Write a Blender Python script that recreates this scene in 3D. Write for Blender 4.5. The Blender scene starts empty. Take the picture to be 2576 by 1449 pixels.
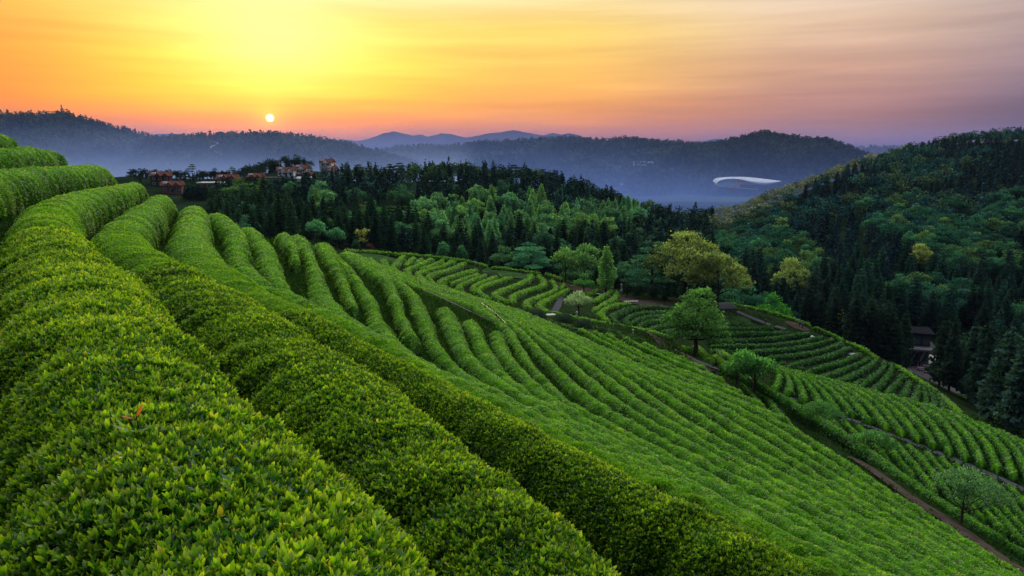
import bpy, math, random
import numpy as np
SC = bpy.context.scene
COL = SC.collection
RNG = np.random.default_rng(7)
random.seed(7)
R = math.radians

# ------------------------------------------------------------------ camera
F, CU, CV, HV = 1839.0, 1288.0, 724.5, 397.0      # focal length and centre in a 2576 px wide frame, horizon line
PITCH = math.atan((CV - HV) / F)
cam = bpy.data.cameras.new('camera'); camo = bpy.data.objects.new('camera', cam); COL.objects.link(camo)
cam.sensor_width = 36.0; cam.lens = 36.0 * F / 2576.0; cam.clip_start = 0.05; cam.clip_end = 40000
camo.location = (0, 0, 0); camo.rotation_euler = (math.pi / 2 - PITCH, 0, 0)
SC.camera = camo

# ------------------------------------------------------------------ sky and sun
SUN_EL, SUN_AZ = 2.85, -17.9                        # degrees; azimuth from the view axis, right positive
SUN_DIR = (math.sin(R(SUN_AZ)) * math.cos(R(SUN_EL)), math.cos(R(SUN_AZ)) * math.cos(R(SUN_EL)), math.sin(R(SUN_EL)))
SC.view_settings.view_transform = 'Standard'; SC.view_settings.look = 'None'
SC.view_settings.exposure = 0.0; SC.view_settings.gamma = 1.0
cy = SC.cycles
cy.use_denoising = True
cy.max_bounces = 6; cy.diffuse_bounces = 3; cy.glossy_bounces = 2; cy.transmission_bounces = 4
cy.transparent_max_bounces = 8; cy.volume_bounces = 0
cy.caustics_reflective = False; cy.caustics_refractive = False
cy.sample_clamp_indirect = 4.0

def lin(c):
    return tuple(((x / 255.0) / 12.92 if x / 255.0 <= .04045 else ((x / 255.0 + .055) / 1.055) ** 2.4) for x in c[:3]) + (1.0,)

class NT:
    """tiny node helper"""
    def __init__(s, tree): s.t = tree; s.n = tree.nodes; s.l = tree.links
    def new(s, typ, **kw):
        n = s.n.new(typ)
        for k, v in kw.items():
            if k.startswith('i_'): n.inputs[k[2:]].default_value = v
            else: setattr(n, k, v)
        return n
    def ln(s, a, b): s.l.new(a, b)
    def math(s, op, a, b=None, clamp=False):
        n = s.n.new('ShaderNodeMath'); n.operation = op; n.use_clamp = clamp
        for i, v in enumerate((a, b)):
            if v is None: continue
            if isinstance(v, (int, float)): n.inputs[i].default_value = v
            else: s.l.new(v, n.inputs[i])
        return n.outputs[0]
    def ramp(s, fac, stops, interp='LINEAR'):
        n = s.n.new('ShaderNodeValToRGB'); cr = n.color_ramp; cr.interpolation = interp
        while len(cr.elements) < len(stops): cr.elements.new(0.5)
        for e, (p, c) in zip(cr.elements, stops): e.position = p; e.color = c
        if fac is not None: s.l.new(fac, n.inputs[0])
        return n.outputs[0]
    def mix(s, fac, a, b, blend='MIX'):
        n = s.n.new('ShaderNodeMix'); n.data_type = 'RGBA'; n.blend_type = blend
        for v, i in ((fac, 0), (a, 6), (b, 7)):
            if isinstance(v, (int, float)): n.inputs[i].default_value = v
            elif isinstance(v, tuple): n.inputs[i].default_value = v
            else: s.l.new(v, n.inputs[i])
        return n.outputs[2]

W = bpy.data.worlds.new('World'); SC.world = W; W.use_nodes = True
w = NT(W.node_tree); w.n.clear()
tc = w.new('ShaderNodeTexCoord'); sx = w.new('ShaderNodeSeparateXYZ'); w.ln(tc.outputs['Generated'], sx.inputs[0])
az = w.math('ARCTAN2', sx.outputs[0], sx.outputs[1]); az = w.math('MULTIPLY', az, 180 / math.pi)
el = w.math('ARCSINE', sx.outputs[2]); el = w.math('MULTIPLY', el, 180 / math.pi)
cb = w.new('ShaderNodeCombineXYZ'); w.ln(w.math('MULTIPLY', az, .035), cb.inputs[0]); w.ln(w.math('MULTIPLY', el, .55), cb.inputs[1])
nz = w.new('ShaderNodeTexNoise', i_Scale=1.0, i_Detail=5.0, i_Roughness=.55); w.ln(cb.outputs[0], nz.inputs['Vector'])
cb2 = w.new('ShaderNodeCombineXYZ'); w.ln(w.math('MULTIPLY', az, .012), cb2.inputs[0]); w.ln(w.math('MULTIPLY', el, .16), cb2.inputs[1])
nz2 = w.new('ShaderNodeTexNoise', i_Scale=1.0, i_Detail=3.0); w.ln(cb2.outputs[0], nz2.inputs['Vector'])
wob = w.math('ADD', w.math('MULTIPLY', w.math('SUBTRACT', nz.outputs[0], .5), 2.4), w.math('MULTIPLY', w.math('SUBTRACT', nz2.outputs[0], .5), 3.2))
elw = w.math('ADD', el, wob)
elf = w.math('DIVIDE', elw, 30.0)                  # 0 horizon .. 1 at thirty degrees
def col(stops, k=1.0):
    return w.ramp(elf, [(max(e, 0) / 30.0, tuple(q * k for q in lin(c)[:3]) + (1,)) for e, c in stops])
LEFT = col([(0, (200, 90, 66)), (2.2, (226, 102, 60)), (4.2, (240, 120, 38)), (6.5, (248, 148, 34)), (9.5, (252, 182, 60)), (12.3, (254, 210, 112))])
SUNC = col([(0, (222, 70, 44)), (2.2, (238, 90, 32)), (3.4, (252, 160, 22)), (5.0, (255, 212, 20)), (7.0, (255, 234, 60)), (9.5, (255, 238, 112)), (12.3, (254, 236, 168))])
MID = col([(0, (204, 108, 98)), (2.0, (224, 126, 92)), (4.0, (238, 152, 82)), (6.2, (249, 186, 82)), (9.5, (252, 212, 100)), (12.3, (250, 224, 168))])
RGT = col([(0, (158, 116, 138)), (2.0, (168, 118, 128)), (4.0, (180, 128, 130)), (6.2, (208, 158, 140)), (9.5, (226, 190, 162)), (12.3, (222, 202, 184))])
FAR = col([(0, (104, 90, 134)), (1.8, (88, 80, 124)), (3.6, (100, 88, 126)), (6.2, (142, 120, 138)), (9.0, (178, 154, 154)), (12.3, (166, 162, 172))])
def band(a0, a1):
    n = w.new('ShaderNodeMapRange', interpolation_type='SMOOTHSTEP'); n.clamp = True
    w.ln(az, n.inputs[0]); n.inputs[1].default_value = a0; n.inputs[2].default_value = a1; return n.outputs[0]
c = w.mix(band(-36, -19), LEFT, SUNC)
c = w.mix(band(-17, 2), c, MID)
c = w.mix(band(2, 24), c, RGT)
c = w.mix(band(22, 38), c, FAR)
# above the photographed band: unseen sky shaped to light the hedges, bright and pale ahead, dim blue behind
fb = w.math('POWER', w.math('ADD', w.math('MULTIPLY', w.math('COSINE', w.math('MULTIPLY', w.math('ADD', az, -4.0), math.pi / 180)), .5), .5), 2.4)
hi = w.ramp(w.math('DIVIDE', el, 90.0), [(0.0, (.13, .16, .24, 1)), (.45, (.20, .27, .40, 1)), (1.0, (.52, .61, .74, 1))])
hf = w.ramp(w.math('DIVIDE', el, 90.0), [(.12, (2.0, 1.9, 1.5, 1)), (.35, (5.7, 5.5, 4.7, 1)), (.6, (2.5, 2.6, 2.6, 1)), (1.0, (.52, .61, .74, 1))])
high = w.mix(fb, hi, hf)
up = w.new('ShaderNodeMapRange', interpolation_type='SMOOTHSTEP'); w.ln(el, up.inputs[0]); up.inputs[1].default_value = 12.0; up.inputs[2].default_value = 26.0
c = w.mix(up.outputs[0], c, high)
bk = w.new('ShaderNodeMapRange', interpolation_type='SMOOTHSTEP'); w.ln(w.math('ABSOLUTE', az), bk.inputs[0]); bk.inputs[1].default_value = 45; bk.inputs[2].default_value = 110
c = w.mix(bk.outputs[0], c, high)
lum = w.math('ADD', 1.0, w.math('ADD', w.math('MULTIPLY', w.math('SUBTRACT', nz.outputs[0], .5), .75), w.math('MULTIPLY', w.math('SUBTRACT', nz2.outputs[0], .5), .35)))
vm = w.new('ShaderNodeVectorMath', operation='SCALE'); w.ln(c, vm.inputs[0]); w.ln(lum, vm.inputs['Scale']); c = vm.outputs[0]
dt = w.new('ShaderNodeVectorMath', operation='DOT_PRODUCT'); w.ln(tc.outputs['Generated'], dt.inputs[0]); dt.inputs[1].default_value = SUN_DIR
ang = w.math('MULTIPLY', w.math('ARCCOSINE', w.math('MINIMUM', dt.outputs['Value'], 1.0)), 180 / math.pi)
halo = w.math('POWER', 2.718, w.math('MULTIPLY', w.math('POWER', w.math('DIVIDE', ang, .8), 1.0), -1.0))
c = w.mix(1.0, c, w.mix(halo, (0, 0, 0, 1), (.70, .42, .03, 1)), 'ADD')
dm = w.new('ShaderNodeMapRange', interpolation_type='SMOOTHSTEP'); w.ln(ang, dm.inputs[0])
dm.inputs[1].default_value = .22; dm.inputs[2].default_value = .31; dm.inputs[3].default_value = 1; dm.inputs[4].default_value = 0
ga = w.math('POWER', w.math('DIVIDE', w.math('ADD', az, 17.3), 5.5), 2.0); ge = w.math('POWER', w.math('DIVIDE', w.math('SUBTRACT', elw, 7.6), 3.0), 2.0)
glow = w.math('POWER', 2.718, w.math('MULTIPLY', w.math('ADD', ga, ge), -1.0))
c = w.mix(1.0, c, w.mix(glow, (0, 0, 0, 1), (.16, .20, .20, 1)), 'ADD')
c = w.mix(dm.outputs[0], c, (5.0, 3.6, 1.3, 1))
st = w.new('ShaderNodeTexSky', sky_type='NISHITA'); st.sun_disc = False; st.sun_elevation = R(SUN_EL); st.sun_rotation = R(SUN_AZ)
b1 = w.new('ShaderNodeBackground'); w.ln(c, b1.inputs[0]); b1.inputs[1].default_value = 1.0
b2 = w.new('ShaderNodeBackground'); w.ln(st.outputs[0], b2.inputs[0]); b2.inputs[1].default_value = 0.02
ad = w.new('ShaderNodeAddShader'); w.ln(b1.outputs[0], ad.inputs[0]); w.ln(b2.outputs[0], ad.inputs[1])
ow = w.new('ShaderNodeOutputWorld'); w.ln(ad.outputs[0], ow.inputs[0])
W.cycles.sampling_method = 'MANUAL'; W.cycles.sample_map_resolution = 1024

sl = bpy.data.lights.new('sun', 'SUN'); sl.energy = 5.0; sl.angle = R(.5); sl.color = (1.0, .72, .38)
so = bpy.data.objects.new('sun', sl); COL.objects.link(so)
so.rotation_euler = (R(90 - SUN_EL), 0, R(180 - SUN_AZ))

# ------------------------------------------------------------------ helpers
def ray(u, v):
    """x/y and z/y of the view ray through a point of the 2576 px wide photograph"""
    u = np.asarray(u, float); v = np.asarray(v, float)
    xc = (u - CU) / F; yc = (CV - v) / F; cp, sp = math.cos(PITCH), math.sin(PITCH)
    dy = cp + yc * sp
    return xc / dy, (-sp + yc * cp) / dy
def Pz(u, v, z):
    a, b = ray(u, v); y = z / b; return (float(a * y), float(y), float(z))
def Py(u, v, y):
    a, b = ray(u, v); return (float(a * y), float(y), float(b * y))
def project(P):
    P = np.asarray(P, float); cp, sp = math.cos(PITCH), math.sin(PITCH)
    d = P[..., 1] * cp - P[..., 2] * sp; h = P[..., 1] * sp + P[..., 2] * cp
    d = np.where(np.abs(d) < 1e-3, 1e-3, d)
    return CU + F * P[..., 0] / d, CV - F * h / d, d
def in_frame(P, mu=120, mv=110):
    u, v, d = project(P)
    return (d > .2) & (u > -mu) & (u < 2576 + mu) & (v > -mv) & (v < 1449 + mv)

def _h(ix, iy, iz):
    n = (ix.astype(np.int64) * 374761393 + iy.astype(np.int64) * 668265263 + iz.astype(np.int64) * 1274126177) & 0xffffffff
    n = ((n ^ (n >> 13)) * 1103515245) & 0xffffffff
    n = ((n ^ (n >> 16)) * 2246822519) & 0xffffffff
    return ((n >> 8) & 0xffff) / 65535.0
def vnoise(x, y=0.0, z=0.0):
    x, y, z = np.broadcast_arrays(np.asarray(x, float), np.asarray(y, float), np.asarray(z, float))
    i, j, k = np.floor(x), np.floor(y), np.floor(z); fx, fy, fz = x - i, y - j, z - k
    fx, fy, fz = fx * fx * (3 - 2 * fx), fy * fy * (3 - 2 * fy), fz * fz * (3 - 2 * fz)
    r = 0
    for a in (0, 1):
        for b in (0, 1):
            for c_ in (0, 1):
                r = r + _h(i + a, j + b, k + c_) * (fx if a else 1 - fx) * (fy if b else 1 - fy) * (fz if c_ else 1 - fz)
    return r * 2 - 1
def fbm(x, y, z=0.0, o=4):
    r = 0; a = .5
    for q in range(o):
        r = r + a * vnoise(np.asarray(x) * 2 ** q + 17 * q, np.asarray(y) * 2 ** q, z); a *= .5
    return r

def link(name, me, mat=None, parent=None):
    o = bpy.data.objects.new(name, me); COL.objects.link(o)
    if mat is not None and me is not None:
        for m in (mat if isinstance(mat, (list, tuple)) else [mat]): me.materials.append(m)
    if parent is not None: o.parent = parent
    return o
def tag(o, label=None, cat=None, group=None, kind=None):
    if label: o['label'] = label
    if cat: o['category'] = cat
    if group: o['group'] = group
    if kind: o['kind'] = kind
    return o
def empty(name, loc, rz=0, sc=1.0):
    o = bpy.data.objects.new(name, None); COL.objects.link(o); o.location = loc; o.rotation_euler = (0, 0, rz); o.scale = (sc, sc, sc)
    return o
def mesh(name, V, faces, attrs=None, smooth=False, mats=None):
    """faces: list of int arrays (n,k)"""
    me = bpy.data.meshes.new(name); V = np.asarray(V, np.float32).reshape(-1, 3)
    faces = [np.asarray(f, np.int32) for f in faces if len(f)]
    nl = sum(f.size for f in faces); nf = sum(len(f) for f in faces)
    me.vertices.add(len(V)); me.vertices.foreach_set('co', V.ravel())
    me.loops.add(nl); me.polygons.add(nf)
    me.loops.foreach_set('vertex_index', np.concatenate([f.ravel() for f in faces]))
    tot = np.concatenate([np.full(len(f), f.shape[1], np.int32) for f in faces])
    me.polygons.foreach_set('loop_start', np.concatenate([[0], np.cumsum(tot)[:-1]]).astype(np.int32))
    if mats is not None: me.polygons.foreach_set('material_index', np.asarray(mats, np.int32))
    me.polygons.foreach_set('use_smooth', np.full(nf, bool(smooth)))
    for k, a in (attrs or {}).items():
        at = me.attributes.new(k, 'FLOAT', 'POINT'); at.data.foreach_set('value', np.asarray(a, np.float32))
    me.update(calc_edges=True); me.validate(verbose=False) if False else None
    return me
def grid_faces(n, m, wrap=False):
    i = np.arange(n - 1)[:, None]; j = np.arange(m if wrap else m - 1)[None, :]
    a = i * m + j; b = i * m + (j + 1) % m
    return np.stack([a, b, b + m, a + m], -1).reshape(-1, 4)
class MB:
    """collects boxes, tubes, prisms into one mesh"""
    def __init__(s): s.V = []; s.Q = []; s.T = []; s.n = 0
    def add(s, V, faces):
        V = np.asarray(V, float).reshape(-1, 3)
        for f in faces:
            f = np.asarray(f) + s.n
            (s.Q if f.shape[-1] == 4 else s.T).append(f.reshape(-1, f.shape[-1]))
        s.V.append(V); s.n += len(V); return s
    def box(s, c, sz, rz=0.0):
        x, y, z = [q / 2 for q in sz]
        V = np.array([(a * x, b * y, d * z) for d in (-1, 1) for a, b in ((-1, -1), (1, -1), (1, 1), (-1, 1))])
        if rz: ca, sa = math.cos(rz), math.sin(rz); V = np.stack([V[:, 0] * ca - V[:, 1] * sa, V[:, 0] * sa + V[:, 1] * ca, V[:, 2]], 1)
        return s.add(V + np.asarray(c, float), [[(0, 3, 2, 1), (4, 5, 6, 7), (0, 1, 5, 4), (1, 2, 6, 5), (2, 3, 7, 6), (3, 0, 4, 7)]])
    def tube(s, pts, rad, k=6):
        pts = np.asarray(pts, float); n = len(pts); rad = np.broadcast_to(np.asarray(rad, float), (n,))
        T = np.gradient(pts, axis=0); T /= np.linalg.norm(T, axis=1)[:, None] + 1e-9
        ref = np.where(np.abs(T[:, 2:3]) > .9, np.array([[1., 0, 0]]), np.array([[0, 0, 1.]]))
        A = np.cross(T, ref); A /= np.linalg.norm(A, axis=1)[:, None] + 1e-9; B = np.cross(T, A)
        th = np.arange(k) * 2 * math.pi / k
        V = pts[:, None] + rad[:, None, None] * (A[:, None] * np.cos(th)[None, :, None] + B[:, None] * np.sin(th)[None, :, None])
        V = V.reshape(-1, 3); f = grid_faces(n, k, True)
        V = np.vstack([V, pts[0], pts[-1]]); a, b = n * k, n * k + 1; j = np.arange(k); j2 = (j + 1) % k
        return s.add(V, [f, np.stack([np.full(k, a), j, j2], 1), np.stack([np.full(k, b), (n - 1) * k + j2, (n - 1) * k + j], 1)])
    def poly(s, P, d):
        """prism: polygon points P extruded by vector d (fan caps)"""
        P = np.asarray(P, float); n = len(P); j = np.arange(n); j2 = (j + 1) % n
        V = np.vstack([P, P + np.asarray(d, float), P.mean(0), P.mean(0) + np.asarray(d, float)])
        return s.add(V, [np.stack([j, j2, j2 + n, j + n], 1), np.stack([np.full(n, 2 * n), j2, j], 1), np.stack([np.full(n, 2 * n + 1), j + n, j2 + n], 1)])
    def lathe(s, prof, c=(0, 0, 0), k=12):
        th = np.arange(k) * 2 * math.pi / k; pr = np.asarray(prof, float)
        V = np.stack([pr[:, 0:1] * np.cos(th), pr[:, 0:1] * np.sin(th), np.repeat(pr[:, 1:2], k, 1)], -1).reshape(-1, 3) + np.asarray(c, float)
        return s.add(V, [grid_faces(len(pr), k, True)])
    def mesh(s, name, smooth=False):
        return mesh(name, np.vstack(s.V), ([np.vstack(s.Q)] if s.Q else []) + ([np.vstack(s.T)] if s.T else []), smooth=smooth)
    def build(s, name, mat, parent=None, smooth=False):
        return link(name, s.mesh(name, smooth), mat, parent)

def mat_pbr(name, color, rough=.8, spec=.3, metal=0.0, var=.15, scale=3.0, bump=0.0, bscale=30.0):
    m = bpy.data.materials.new(name); m.use_nodes = True; t = NT(m.node_tree); b = t.n['Principled BSDF']
    b.inputs['Roughness'].default_value = rough; b.inputs['Specular IOR Level'].default_value = 0.0 if rough > .84 else spec; b.inputs['Metallic'].default_value = metal
    tcn = t.new('ShaderNodeTexCoord'); n = t.new('ShaderNodeTexNoise', i_Scale=scale, i_Detail=5.0); t.ln(tcn.outputs['Object'], n.inputs['Vector'])
    lo = tuple(c_ * (1 - var) for c_ in color[:3]) + (1,); hi = tuple(min(1, c_ * (1 + var)) for c_ in color[:3]) + (1,)
    t.ln(t.ramp(n.outputs[0], [(.3, lo), (.7, hi)]), b.inputs['Base Color'])
    if bump:
        n2 = t.new('ShaderNodeTexNoise', i_Scale=bscale, i_Detail=4.0); t.ln(tcn.outputs['Object'], n2.inputs['Vector'])
        bp = t.new('ShaderNodeBump', i_Strength=bump, i_Distance=.05); t.ln(n2.outputs[0], bp.inputs['Height']); t.ln(bp.outputs[0], b.inputs['Normal'])
    return m
def mat_leaf(name, stops, trans=.4, gloss=.06, tint=False, rough=.45, tip=None):
    """leaf sheet: per-leaf random attribute 'rnd' picks the colour, translucent when lit from behind; tint multiplies by the object's colour"""
    m = bpy.data.materials.new(name); m.use_nodes = True; t = NT(m.node_tree); t.n.clear()
    at = t.new('ShaderNodeAttribute', attribute_name='rnd')
    c_ = t.ramp(at.outputs['Fac'], stops)
    if tip is not None:
        a2 = t.new('ShaderNodeAttribute', attribute_name='tip')
        c_ = t.mix(t.math('MULTIPLY', a2.outputs['Fac'], tip[1]), c_, tip[0])
    if tint:
        oi = t.new('ShaderNodeObjectInfo'); c_ = t.mix(1.0, c_, oi.outputs['Color'], 'MULTIPLY')
    d = t.new('ShaderNodeBsdfDiffuse'); t.ln(c_, d.inputs[0])
    tr = t.new('ShaderNodeBsdfTranslucent'); hs = t.mix(1.0, c_, (1.0, 1.2, .5, 1), 'MULTIPLY'); t.ln(hs, tr.inputs[0])
    mx = t.new('ShaderNodeMixShader'); mx.inputs[0].default_value = trans; t.ln(d.outputs[0], mx.inputs[1]); t.ln(tr.outputs[0], mx.inputs[2])
    if gloss > 0:
        g = t.new('ShaderNodeBsdfGlossy'); g.inputs['Roughness'].default_value = rough; g.inputs[0].default_value = (.9, .95, 1, 1)
        m2 = t.new('ShaderNodeMixShader'); m2.inputs[0].default_value = gloss; t.ln(mx.outputs[0], m2.inputs[1]); t.ln(g.outputs[0], m2.inputs[2]); mx = m2
    o = t.new('ShaderNodeOutputMaterial'); t.ln(mx.outputs[0], o.inputs[0])
    return m

def leaf_quads(P, A, S, l, wd, fold=.25):
    """flat diamond leaves: base P, axis A, side S (unit), length l, width wd -> verts (4n), quads"""
    n = len(P); l = np.broadcast_to(l, (n,))[:, None]; wd = np.broadcast_to(wd, (n,))[:, None]; N = np.cross(A, S)
    v = np.stack([P, P + A * l * .5 + S * wd * .5 + N * wd * fold, P + A * l, P + A * l * .5 - S * wd * .5 + N * wd * fold], 1)
    return v.reshape(-1, 3), np.arange(4 * n).reshape(n, 4)
def leaf_fine(P, A, S, l, wd):
    """pointed oval leaves folded along the midrib and bent at the tip: 7 verts"""
    n = len(P); l = np.broadcast_to(l, (n,))[:, None]; wd = np.broadcast_to(wd, (n,))[:, None]; N = np.cross(A, S)
    def q(a, b, c_): return P + A * l * a + S * wd * b + N * wd * c_
    v = np.stack([q(0, 0, 0), q(.3, .42, .12), q(.65, .40, .06), q(1, 0, -.12), q(.65, -.40, .06), q(.3, -.42, .12), q(.5, 0, -.06)], 1)
    k = (np.arange(n) * 7)[:, None]
    f = np.concatenate([k + np.array([[0, 1, 2, 6]]), k + np.array([[6, 2, 3, 4]]), k + np.array([[0, 6, 4, 5]])], 0)
    return v.reshape(-1, 3), f
def unit(a): return a / (np.linalg.norm(a, axis=-1, keepdims=True) + 1e-9)
def smooth_poly(P, it=2):
    P = np.asarray(P, float)
    for _ in range(it):
        a = P[:-1] * .75 + P[1:] * .25; b = P[:-1] * .25 + P[1:] * .75
        P = np.vstack([P[:1], np.stack([a, b], 1).reshape(-1, P.shape[1]), P[-1:]])
    return P
def resample(P, n):
    P = np.asarray(P, float); d = np.concatenate([[0], np.cumsum(np.linalg.norm(np.diff(P, axis=0), axis=1))])
    t = np.linspace(0, d[-1], n); return np.stack([np.interp(t, d, P[:, k]) for k in range(P.shape[1])], 1)
def tps(X, z, lam=.02):
    X = np.asarray(X, float); n = len(X); d2 = ((X[:, None] - X[None]) ** 2).sum(-1)
    K = np.where(d2 > 0, .5 * d2 * np.log(np.maximum(d2, 1e-12)), 0) + np.eye(n) * lam * n
    A = np.zeros((n + 3, n + 3)); A[:n, :n] = K; A[:n, n] = 1; A[:n, n + 1:] = X; A[n, :n] = 1; A[n + 1:, :n] = X.T
    s = np.linalg.lstsq(A, np.concatenate([z, [0, 0, 0]]), rcond=None)[0]
    def f(Q):
        out = np.zeros(len(Q))
        for i in range(0, len(Q), 4000):
            q = Q[i:i + 4000]; e = ((q[:, None] - X[None]) ** 2).sum(-1)
            out[i:i + 4000] = np.where(e > 0, .5 * e * np.log(np.maximum(e, 1e-12)), 0) @ s[:n] + s[n] + q @ s[n + 1:]
        return out
    return f
def rbf_lin(X, z, lam=1e-3):
    X = np.asarray(X, float); K = -np.sqrt(((X[:, None] - X[None]) ** 2).sum(-1)); n = len(X)
    A = np.zeros((n + 1, n + 1)); A[:n, :n] = K - np.eye(n) * lam; A[:n, n] = 1; A[n, :n] = 1
    s = np.linalg.solve(A, np.concatenate([z, [0]]))
    def f(Q):
        Q = np.atleast_2d(np.asarray(Q, float)); out = np.zeros(len(Q))
        for i in range(0, len(Q), 8000):
            q = Q[i:i + 8000]; out[i:i + 8000] = -np.sqrt(((q[:, None] - X[None]) ** 2).sum(-1)) @ s[:n] + s[n]
        return out
    return f
ORD = 'first second third fourth fifth sixth seventh eighth ninth tenth eleventh twelfth thirteenth fourteenth fifteenth sixteenth seventeenth eighteenth nineteenth twentieth'.split()
# ------------------------------------------------------------------ tea rows: crest lines, placed in the world
def zline(uv, z0, z1):
    n = len(uv); return [Pz(u, v, z0 + (z1 - z0) * i / max(1, n - 1)) for i, (u, v) in enumerate(uv)]
G = {}
R1 = zline([(338, 460), (300, 470), (250, 477), (200, 485), (162, 500), (125, 520), (112, 552), (137, 602), (200, 677), (250, 800), (380, 1000), (560, 1200), (700, 1449)], -1.4, -1.4)
G[1] = R1 + [(-.2, 1, -1.4), (.6, -.6, -1.4), (1.8, -3, -1.4)]
G[2] = zline([(407, 490), (391, 502), (359, 527), (322, 552), (302, 577), (309, 602), (351, 627), (401, 652), (560, 750), (740, 870), (920, 1000), (1170, 1200), (1450, 1449)], -2.2, -2.3) + [(1.0, 2.4, -2.3), (2.1, 0, -2.3), (3.6, -3, -2.3)]
G[3] = zline([(489, 519), (484, 565), (478, 602), (505, 645), (560, 690), (626, 727), (692, 752), (767, 793), (842, 833), (917, 873), (992, 905), (1067, 950), (1142, 990), (1217, 1033), (1336, 1095), (1520, 1190), (1900, 1385), (2080, 1475)], -3.1, -3.8) + [(3.4, 4.3, -3.8), (4.7, 1.5, -3.8), (6.7, -3, -3.8)]
G[4] = zline([(547, 538), (564, 552), (594, 583), (597, 618), (602, 655), (622, 685), (660, 718), (720, 752)], -4.1, -4.6) + [(-5.4, 20.6, -4.8), (-3.3, 16.5, -5), (0, 12, -5), (3.6, 7, -5), (6.5, 1, -5), (8.5, -3, -5)]
G[5] = zline([(622, 573), (660, 607), (675, 640), (682, 677), (700, 712), (740, 745), (800, 780), (860, 810), (917, 842), (970, 865)], -5.2, -5.7) + [(-2.0, 18.8, -5.9), (.6, 15, -6), (3.4, 11.5, -6.1), (6, 7, -6.2), (9, 1, -6.2), (11, -3, -6.2)]
G[6] = zline([(712, 586), (727, 605), (739, 627), (745, 655)], -6.3, -6.4)
G[7] = zline([(748, 592), (764, 615), (789, 665), (802, 727), (825, 765), (867, 797), (905, 822)], -7.4, -7.8) + [(-4.2, 29, -8), (0, 23, -8.2), (4, 18, -8.4), (7.7, 12, -8.5), (11, 5, -8.5), (14, -3, -8.5)]
G[8] = zline([(803, 612), (827, 642), (857, 690), (877, 740), (892, 768)], -8.6, -8.8)
G[9] = zline([(815, 613), (834, 636), (864, 661), (889, 692), (914, 729), (934, 756), (944, 792), (962, 832), (992, 867), (1050, 905)], -9.7, -10.2) + [(1, 28.5, -10.4), (4.5, 24, -10.6), (8.5, 18.6, -10.8), (12, 12.5, -11), (15.5, 5, -11), (19, -4, -11)]
G[10] = zline([(868, 634), (900, 655), (960, 690), (979, 704), (997, 754), (1009, 792), (1024, 822), (1041, 856)], -10.6, -11.2)
G[11] = zline([(873, 633), (920, 660), (967, 687), (1017, 717), (1045, 745), (1056, 779), (1072, 812), (1082, 842), (1104, 877), (1129, 907), (1180, 950), (1258, 990)], -11.8, -12.6) + [(4, 31.5, -12.8), (9, 25, -13), (13, 18.5, -13.2), (18, 9, -13.4), (24, -3, -13.4)]
G[12] = zline([(1117, 771), (1137, 812), (1149, 847), (1174, 887), (1212, 927), (1258, 957), (1330, 1003), (1420, 1057), (1540, 1120)], -13.2, -14.0) + [(10.5, 26.5, -14.3), (14.5, 20, -14.5), (20, 9, -14.6), (27, -3, -14.6)]
G[13] = zline([(1182, 801), (1204, 847), (1224, 892), (1256, 930), (1295, 965), (1368, 1014), (1450, 1057), (1560, 1113), (1750, 1215)], -14.6, -15.2) + [(13.0, 25.0, -15.5), (16.6, 19.4, -15.7), (22, 9, -15.8), (29, -3, -15.8)]
G[14] = zline([(1251, 830), (1249, 842), (1259, 869), (1280, 905), (1315, 934), (1368, 992), (1460, 1044), (1570, 1102), (1800, 1217), (2100, 1374), (2250, 1456)], -15.8, -16.6) + [(18.8, 20, -17), (24.4, 9, -17.2), (31, -3, -17.2)]
G[15] = zline([(875, 634), (920, 654), (970, 682), (1040, 713), (1117, 744), (1179, 763), (1228, 786), (1278, 822), (1303, 868), (1333, 914), (1383, 968), (1420, 1005), (1467, 1030), (1535, 1066), (1620, 1110), (1850, 1225), (2150, 1378), (2330, 1466)], -16.2, -17.9) + [(21.8, 20, -18.3), (28, 9, -18.5), (35, -3, -18.5)]
G[19] = zline([(882, 636), (900, 643), (960, 667), (1040, 697), (1120, 724), (1200, 753), (1270, 781), (1340, 813), (1398, 843), (1470, 881), (1545, 929), (1633, 995), (1720, 1054), (1833, 1119), (2100, 1263), (2400, 1417), (2500, 1468)], -19.5, -22.7) + [(30.5, 31, -23), (37.5, 18, -23), (47, -2, -23)]
G[24] = zline([(905, 649), (970, 677), (1040, 702), (1125, 726), (1210, 750), (1280, 772), (1340, 793), (1408, 822), (1470, 852), (1533, 877), (1628, 926), (1733, 964), (1845, 1003), (1932, 1042), (2060, 1112), (2200, 1211), (2350, 1301), (2500, 1401), (2576, 1451)], -23.5, -29.5) + [(43.5, 40, -29.8), (53, 24, -30), (67, 0, -30)]
def spl(P, n=90): return resample(smooth_poly(P, 2), n)
for a, b in ((15, 19), (19, 24)):
    A, B = spl(G[a]), spl(G[b])
    for k in range(a + 1, b): f = (k - a) / (b - a); G[k] = A * (1 - f) + B * f
# rows uphill of the camera: R1 shifted sideways
A1 = spl(G[1]); T1 = np.gradient(A1, axis=0); N1 = unit(np.stack([-T1[:, 1], T1[:, 0], 0 * T1[:, 0]], 1))
if (N1[-5] @ np.array([1, 0, 0])) > 0: N1 = -N1
for k, ext, dz in ((0, 3.0, .92), (-1, 4.6, 1.75), (-2, 3.6, 2.75), (-3, 2.4, 3.6)):
    off = A1 + N1 * (2.35 * (1 - k)); off[:, 2] += dz
    e = unit(off[:1] - off[3:4]); G[k] = np.vstack([off[:1] + e * ext, off[:1] + e * ext * .5, off])
G[-1] = spl(G[-1])[:30]                               # a short row
def roll(P, dist=4.0, drop=1.3):                      # carry a row over the ridge it ends on
    P = np.asarray(P, float); e = P[0] - P[2]; e[2] = 0; e = e / np.linalg.norm(e)
    return np.vstack([P[0] + e * dist - [0, 0, drop], P[0] + e * dist * .5 - [0, 0, drop * .3], P])
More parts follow.
